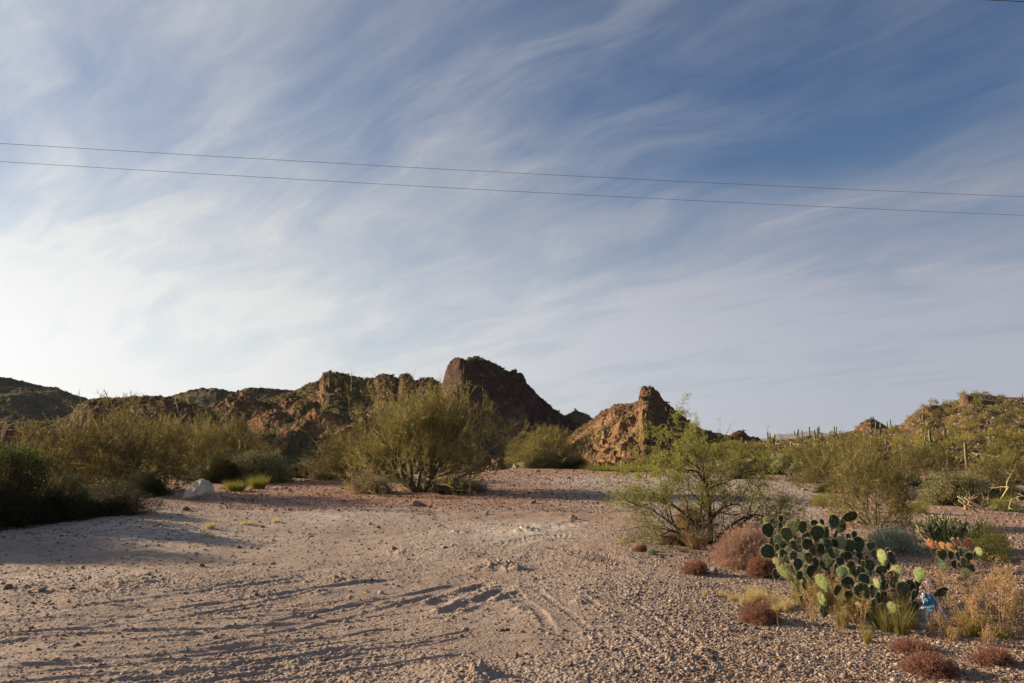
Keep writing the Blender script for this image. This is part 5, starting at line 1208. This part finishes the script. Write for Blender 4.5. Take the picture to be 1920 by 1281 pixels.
def cable(A, B, zA, zB, sag, label, r=0.006, ext=1.2):
    (uA, vA), (uB, vB) = A, B
    def P(u, v, z): dx, dy, dz = ray(u, v); k = (z - CAMH) / dz; return np.array([dx * k, dy * k, z])
    a = P(uA, vA, zA); b = P(uB, vB, zB); d = b - a; t = np.linspace(-ext, 1 + ext, 60)[:, None]
    pts = a + d * t; pts[:, 2] -= sag * 4 * (t[:, 0] * (1 - t[:, 0])) * 0.3
    mb = MB(); mb.tube(pts, r, 6); return props(obj('power_line', mb.mesh('power_line', M['cable'], True)), label, 'cable')
cable((0, 269), (1920, 369), 11.5, 11.5, 0.35, 'upper of the two thin dark power lines crossing the sky')
cable((0, 303), (1920, 404), 10.9, 10.9, 0.35, 'lower of the two thin dark power lines crossing the sky')
cable((1790, -3), (1935, 4), 12.5, 12.5, 0.0, 'short bit of dark power line in the top corner of the sky', 0.009, 2.0)

# ------------------------------------------------------------------ saguaros on the hill
SG = {0: saguaro(1, 5), 1: saguaro(2, 5, [(0.45, 0.2, 0.30), (0.5, 3.4, 0.22)]), 2: saguaro(3, 5, [(0.42, 3.0, 0.42)]), 3: saguaro(4, 5, [(0.5, 3.2, 0.20), (0.48, 0.3, 0.18), (0.44, -1.0, 0.16)])}
for u, v, top, k, lab in [
    (1440, 822, 809, 0, 'first of three skyline saguaros above the mesquite, in front of the distant mountains'), (1444, 828, 812, 0, 'short middle one of the three skyline saguaros above the mesquite'), (1450, 842, 814, 2, 'third and tallest of the three skyline saguaros above the mesquite'),
    (1495, 824, 804, 2, 'saguaro with a low arm on the skyline above the pale cholla'), (1504, 822, 806, 0, 'short thin saguaro right of the skyline saguaro with a low arm'), (1518, 820, 800, 0, 'tall plain saguaro on the skyline, left of a darker one'),
    (1528, 828, 805, 0, 'dark saguaro just below the skyline'), (1533, 816, 802, 0, 'left of two saguaros standing close together on the skyline'), (1536, 815, 799, 0, 'taller of two saguaros standing close together on the skyline'),
    (1565, 812, 799, 0, 'left stub of the twin saguaros behind a skyline bush'), (1569, 812, 800, 0, 'right stub of the twin saguaros behind a skyline bush'),
    (1481, 852, 832, 2, 'saguaro low on the slope above the pale cholla'), (1493, 862, 845, 0, 'shorter saguaro right below the one above the pale cholla'),
    (1643, 806, 790, 0, 'left arm-like column beside the armed saguaro near the rock knob'), (1650, 834, 792, 2, 'tall armed saguaro right of the dark rock knob'), (1662, 843, 820, 0, 'dark blunt saguaro below the tall armed one'),
    (1670, 802, 786, 0, 'thin saguaro on the skyline right of the dark rock knob'), (1664, 801, 790, 0, 'shorter skyline saguaro beside the thin one'),
    (1746, 848, 806, 3, 'candelabra saguaro with three short arms in the middle of the stony hill'), (1734, 850, 843, 0, 'tiny saguaro stub left of the candelabra saguaro'), (1772, 826, 814, 0, 'small saguaro right of the candelabra saguaro among bushes'),
    (1779, 884, 848, 0, 'thick plain saguaro at the foot of the stony hill'), (1813, 878, 829, 0, 'tallest leaning plain saguaro at the foot of the stony hill'),
    (1750, 792, 776, 0, 'saguaro in front of the rocky crown of the hill'), (1716, 792, 778, 0, 'small saguaro by the first rock step of the hill'), (1725, 788, 773, 2, 'small armed saguaro by the rock step of the hill'), (1731, 790, 780, 0, 'tiny saguaro right of the armed one by the rock step'), (1880, 795, 776, 0, 'lone saguaro high on the right flank of the hill'), (1917, 746, 738, 0, 'saguaro top poking over the crest of the hill')]:
    x, y = hit(u, v)
    while y > 300 and v < 850: v += 1.5; x, y = hit(u, v)
    o = obj('saguaro', None, None, sit(x, y, 0.1), (0, 0, 0)); kids(o, SG[k]); props(o, lab, 'cactus', 'saguaros on the hillside')
    dx, dyy, dz = ray(u, top); Ht = max(CAMH + y * dz / dyy - o.location[2], 1.0); o.scale = (0.42 * (Ht / 5) ** 0.5 + 0.14 + y * 0.0007,) * 2 + (Ht / 5,)

# ------------------------------------------------------------------ bushes on the stony hill: the nearest ones each a thing
HB = [palo(400 + i, 2.4, 3.8, 6, 330, 7, 0.34, 0.05, 'hillgreen', up=0.5, trunk=False, levels=2) [0][1] for i in range(4)]
LB = [twigdome(420 + i, 0.6, 1.2, 60, 4, 4, 0.03, 'grey_twig')[0][1] for i in range(2)]
rs = np.random.default_rng(77)
cand = []
cp = []
for i in range(5000):
    u = rs.uniform(1180, 2050); v = rs.uniform(738, 880)
    if any((u - c[0]) ** 2 + ((v - c[1]) * 1.7) ** 2 < (c[2] + 11) ** 2 for c in cp): continue
    x, y = hit(u, v); a = x / y
    if y < 50 or y > 320 or a < 0.27 or v > 874: continue
    if rs.random() < 0.35 * sstep(u, 1700, 1750) * (1 - sstep(v, 760, 800)): continue
    cp.append((u, v, rs.uniform(0, 22))); cand.append((x, y))
print('HILLBUSH', len(cand))
def hb(me, nm, x, y, s, lab, cat, grp): return props(obj(nm, me, None, sit(x, y, 0.1), (0, 0, rs.uniform(0, 6.28)), s), lab, cat, grp)
for i, (x, y) in enumerate(cand[:290]):
    s = rs.uniform(0.4, 0.8) * (0.5 + 0.4 * min(y, 170) / 150) * (0.75 if x / y < 0.47 else 1); hb(HB[i % 4], 'hillside_bush', x, y, (s, s, s * rs.uniform(0.75, 1.1)), 'green desert bush scattered on the stony hillside', 'bush', 'green bushes scattered over the stony hillside')

def merge(name, items, mat, label, cat):
    """one object of many little copies nobody would count; items = (verts, faces, tint) templates placed by rows of (template, x, y, z, sx, sz, rot, tint)"""
    tem, rows = items; Vs = []; Ts = []; As = []; n = 0
    for t, x, y, z, sx, sz, r, ti in rows:
        V, T = tem[t]; c, s = math.cos(r), math.sin(r)
        P = np.stack([(V[:, 0] * c - V[:, 1] * s) * sx + x, (V[:, 0] * s + V[:, 1] * c) * sx + y, V[:, 2] * sz + z], 1)
        Vs.append(P); Ts.append(T + n); n += len(V); As.append(np.full(len(V), ti))
    o = obj(name, mesh_from(name, np.vstack(Vs), np.vstack(Ts), None, mat, {'tint': np.concatenate(As)})); return props(o, label, cat, None, 'stuff')
def tuftlet(seed, n=16):
    rng = np.random.default_rng(seed); d = unit(rng.normal(size=(n, 3)) * [1, 1, 0.6] + [0, 0, 0.4]); d[:, 2] = np.abs(d[:, 2])
    c = d * rng.uniform(0.35, 0.8, n)[:, None] * [1, 1, 0.9]; a = c + rng.normal(size=(n, 3)) * 0.28; b = c + rng.normal(size=(n, 3)) * 0.28; e = c + rng.normal(size=(n, 3)) * 0.28
    V = np.stack([a, b, e], 1).reshape(-1, 3); V[:, 2] = np.maximum(V[:, 2], 0); return V, np.arange(n * 3).reshape(-1, 3)
TT = [tuftlet(i, 18) for i in range(6)]
def scatter(n, ulo, uhi, hills, rmin, rmax, smin, smax, seed, thr=-0.2):
    rg = np.random.default_rng(seed); rows = []
    for h, k in hills:
        a = rg.uniform(max(h.amin, ulo), min(h.amax, uhi), k * 3); t = rg.uniform(0.0, 1.03, k * 3) ** 0.8; y = h.yf(a) + (h.yr(a) - h.yf(a)) * t; x = a * y
        keep = fbm(x * 0.05, y * 0.05, 3, seed) > thr; x = x[keep][:k]; y = y[keep][:k]; z = h(x, y); s2 = surf(x, y); ok = z >= s2 - 0.05
        e = 0.5; sl = np.abs(h(x, y + e) - h(x, y - e)) / (2 * e) + np.abs(h(x + e, y) - h(x - e, y)) / (2 * e); ok &= sl < 2.2
        for X, Y, Z in zip(x[ok], y[ok], z[ok]):
            s = rg.uniform(smin, smax) * rg.uniform(0.6, 1.2); rows.append((rg.integers(0, 6), X, Y, Z - 0.1, s, s * rg.uniform(0.7, 1.1), rg.uniform(0, 6.28), rg.uniform(0, 1)))
    return rows
M['farscrub'] = foliage('far_scrub', (0.040, 0.044, 0.018), (0.24, 0.22, 0.075), 0.2)
M['farscrub2'] = foliage('near_scrub', (0.10, 0.085, 0.04), (0.30, 0.27, 0.12), 0.2)
rows = scatter(0, -0.72, 0.72, [(far_left, 2600), (mesa, 2200), (back, 1800), (ridge, 7000), (butte, 3600), (knob, 400)], 0, 0, 0.5, 1.25, 5)
merge('scrub', (TT, rows), M['farscrub'], 'dark low scrub covering the rocky ridges behind the clearing', 'scrub')
rows = scatter(0, -0.72, 0.72, [(pinn, 2600), (rknob, 150)], 0, 0, 0.3, 0.9, 6, 0.0)
rows += scatter(0, 0.20, 0.80, [(rhill, 1500)], 0, 0, 0.3, 0.75, 7, -0.3)
for (x, y) in cand[290:]: rows.append((0, x, y, float(surf(x, y)[0]), 1.3, 1.1, x, 0.7))
merge('scrub', (TT, rows), M['farscrub2'], 'olive and grey low brush between the bushes of the sunlit hills', 'scrub')

# valley scrub just past the rim of the clearing
rg = np.random.default_rng(9); rows = []
for i in range(2600):
    a = rg.uniform(-0.72, 0.32); y = rg.uniform(42, 200); x = a * y
    if y < np.interp(a, [-0.6, -0.3, 0, 0.3], [36, 45, 58, 66]): continue
    s = rg.uniform(0.5, 1.6); rows.append((rg.integers(0, 6), x, y, float(base_ground(np.array([x]), np.array([y]))[0]) - 0.1, s, s, rg.uniform(0, 6), rg.uniform(0.0, 1)))
merge('scrub', (TT, rows), M['farscrub'], 'dark brush filling the valley beyond the rim of the clearing', 'scrub')

# ------------------------------------------------------------------ stones
RK = [rock_mesh('rock', 500 + i, 'rock', ICO2 if i else ICO4, (1, 0.85, 0.6)) for i in range(6)]
bx, by = hit(372, 936)
bm_ = rock_mesh('boulder', 41, 'boulder', ICO5, (1, 0.8, 0.78), 0.10, 12)
props(obj('boulder', bm_, None, (bx, by, float(surf(bx, by)[0]) + px_h(9, by)), (0, 0, 0.4), px_h(29, by)), 'large pale cream boulder with an orange stained base at the edge of the gravel', 'boulder')
for u, v, w, nm, lab in [
    (350, 958, 14, 'rock', 'orange-brown rock below the pale boulder'), (785, 950, 24, 'rock', 'brown block of rock on the gravel below the central palo verde'), (760, 941, 9, 'rock', 'small pinkish stone at the foot of the central palo verde'),
    (1545, 1152, 24, 'rock', 'pinkish tan stone on the gravel in front of the first prickly pear'), (1240, 1046, 11, 'rock', 'orange stone beside the tiny grey-green sprout'), (1256, 1044, 8, 'rock', 'tan stone right of the orange one'),
    (475, 1090, 9, 'rock', 'grey stone at the end of the rubble on the left-hand ground'), (15, 1108, 16, 'rock', 'pale grey stone in the rubble at the edge'), (80, 1112, 14, 'rock', 'tan stone in the rubble near the edge'), (135, 1108, 14, 'rock', 'red-brown stone in the rubble near the edge'),
    (378, 1062, 14, 'rock', 'grey brown stone standing on the pale gravel below the tan wisps'), (1300, 1222, 9, 'rock', 'small pale stone by a dark hollow in the front gravel'), (985, 1225, 8, 'rock', 'small dark stone in the front gravel'), (1812, 1182, 22, 'rock', 'pale yellowish stone among the dry weeds'), (1350, 875, 14, 'rock', 'white stone seen under the mesquite crown'),
    (1070, 1253, 10, 'rock', 'dark lump at the front of the gravel right of the sandy mound'), (1410, 1210, 8, 'rock', 'reddish flat stone on the front gravel'), (1000, 945, 14, 'rock', 'tan stone near the tip of the central tree shadow'), (912, 966, 10, 'rock', 'white stone above the pale patch on the gravel'), (1075, 975, 16, 'rock', 'red-brown clod right of the pale patch on the gravel'), (738, 1034, 12, 'rock', 'orange-brown clod left of the pale patch'), (1745, 1092, 14, 'rock', 'blue-grey flat stone behind the blue plastic')]:
    x, y = hit(u, v); s = px_h(w, y) * 0.6
    props(obj(nm, RK[rs.integers(0, 6)], None, (x, y, float(surf(x, y)[0]) + s * 0.2), (0, 0, rs.uniform(0, 6)), s), lab, 'rock')
# many middling stones, each its own
cnt = 0
while cnt < 230:
    v = rs.uniform(875, 1270); u = rs.uniform(-20, 1940); x, y = gpt(u, v)
    if v < 930 and u < 560: continue
    s = rs.uniform(2.2, 4.8) * (1.3 if v < 960 else 1.0) * y / F * rs.uniform(0.7, 1.1)
    if s < 0.006: continue
    z = float(surf(x, y)[0])
    props(obj('stone', RK[1 + rs.integers(0, 5)], None, (x, y, z + s * 0.15), (0, 0, rs.uniform(0, 6)), s), 'small loose stone lying on the gravel clearing', 'stone', 'loose stones scattered over the clearing'); cnt += 1

# gravel: thousands of chips
def gravel(name, n, uv, size, seed, label, tints):
    rg = np.random.default_rng(seed); u, v = uv(rg, n); dxv = (u - 960) / F; Yv = CAMH * F / (v - 825.5); x = dxv * Yv * 1.0; y = Yv
    z = ground_z(x, y); V0, T0 = ICO1; k = 8
    tem = [faceted(V0, np.random.default_rng(seed + i), 9, (0.6, 1.0), (1, rg.uniform(0.6, 1), rg.uniform(0.45, 0.8))) for i in range(k)]
    s = np.exp(rg.normal(0, 0.42, n)) * size(y); ti = rg.integers(0, k, n); r = rg.uniform(0, 6.28, n); tint = np.clip(tints(rg, n, x, y), 0, 1)
    B = np.stack(tem)[ti]; c = np.cos(r)[:, None]; sn = np.sin(r)[:, None]; m = len(V0)
    X = (B[:, :, 0] * c - B[:, :, 1] * sn) * s[:, None] + x[:, None]; Y = (B[:, :, 0] * sn + B[:, :, 1] * c) * s[:, None] + y[:, None]; Z = B[:, :, 2] * s[:, None] + (z + s * 0.12)[:, None]
    V = np.stack([X, Y, Z], -1).reshape(-1, 3); T = (T0[None] + (np.arange(n) * m)[:, None, None]).reshape(-1, 3)
    return props(obj(name, mesh_from(name, V, T, None, M['gravel'], {'tint': np.repeat(tint, m)})), label, 'gravel', None, 'stuff')
gravel('gravel', 15000, lambda g, n: (1080 + 900 * g.random(n) ** 0.7, 1040 + 250 * g.random(n) ** 0.8), lambda y: 0.0036 * y ** 0.5 * 1.2, 31, 'mixed dark and pale gravel chips in front of the prickly pears', lambda g, n, x, y: g.beta(0.55, 0.6, n))
gravel('gravel', 12000, lambda g, n: (-60 + 2040 * g.random(n), 900 + 390 * g.random(n) ** 1.2), lambda y: 0.0035 * y ** 0.6, 32, 'fine gravel scattered over the sandy clearing', lambda g, n, x, y: g.beta(1.6, 1.4, n))
gravel('rubble', 9000, lambda g, n: (420 + 780 * g.random(n), 872 + 85 * g.random(n)), lambda y: 0.0009 * y, 33, 'reddish rubble along the back of the clearing', lambda g, n, x, y: g.beta(1.0, 1.8, n) * 0.85)
gravel('rubble', 8000, lambda g, n: (1280 + 680 * g.random(n), 880 + 190 * g.random(n)), lambda y: 0.0009 * y + 0.004, 34, 'reddish and grey rubble below the stony hill', lambda g, n, x, y: g.beta(1.0, 1.3, n))
gravel('rubble', 1500, lambda g, n: (-30 + 560 * g.random(n) ** 1.2, 1085 + 40 * g.normal(size=n) * 0.6), lambda y: 0.008 + 0 * y, 35, 'broken stones strewn along the edge of the tracks', lambda g, n, x, y: g.beta(1.2, 1.3, n))
gravel('rubble', 2200, lambda g, n: (-60 + 460 * g.random(n), 1012 - 0.14 * 460 * g.random(n) + 8 * g.normal(size=n)), lambda y: 0.013 + 0 * y, 36, 'stones along the foot of the dark bushes', lambda g, n, x, y: g.beta(1.2, 1.5, n))
# stones of the sunlit hill
rows = []; rg = np.random.default_rng(12)
a = rg.uniform(0.24, 0.70, 4200); t = rg.uniform(0, 1.0, 4200); y = rhill.Yf + (rhill.yr(a) - rhill.Yf) * t; x = a * y; z = rhill(x, y)
tem = [(faceted(ICO1[0], np.random.default_rng(i), 9, (0.6, 1), (1, 0.8, 0.6)), ICO1[1]) for i in range(6)]
for X, Y, Z in zip(x, y, z): s = min(rg.uniform(0.06, 0.20) * (0.5 + Y / 150) * math.exp(rg.normal(0, 0.3)), 0.32); rows.append((rg.integers(0, 6), X, Y, Z + s * 0.2, s, s, rg.uniform(0, 6), rg.beta(1.2, 1.4)))
merge('rubble', (tem, rows), M['gravel'], 'grey and tan rubble strewn over the sunlit stony hill', 'rubble')

# dry bits lying about between the plants
rg = np.random.default_rng(44); mb = MB(); n = 2600; u = 1240 + 720 * rg.random(n) ** 0.8; v = 950 + 320 * rg.random(n); Yv = CAMH * F / (v - 825.5); X = (u - 960) / F * Yv
P = np.stack([X, Yv, ground_z(X, Yv) + 0.008], 1); D = rg.normal(size=(n, 3)) * [1, 1, 0.18]; D[:, 2] = np.abs(D[:, 2])
mb.blades(P, D, rg.uniform(0.03, 0.16, n) * (1 + (rg.random(n) < 0.05)), np.full(n, 0.005), rg.uniform(0, 1, n), rg.normal(size=(n, 3)) * 0.1, rg)
props(obj('dry_litter', mb.mesh('dry_litter', M['tan'])), 'bits of dry straw and twig lying on the gravel', 'litter', None, 'stuff')

# the air: one even, thin haze over the whole land
hz, T = mat_new('haze_air'); pv = T.n('ShaderNodeVolumePrincipled'); pv.inputs['Color'].default_value = (0.62, 0.78, 1.0, 1); pv.inputs['Density'].default_value = 0.000012; pv.inputs['Anisotropy'].default_value = 0.3
T.set(T.n('ShaderNodeOutputMaterial'), 'Volume', pv.outputs[0])
q_ = 36000.0; V = [(sx * q_, sy * q_, z) for z in (-90.0, 520.0) for sx, sy in ((-1, -1), (1, -1), (1, 1), (-1, 1))]
me = mesh_from('haze', V, None, [(3, 2, 1, 0), (4, 5, 6, 7), (0, 1, 5, 4), (1, 2, 6, 5), (2, 3, 7, 6), (3, 0, 4, 7)], hz)
props(obj('haze', me), kind='stuff')
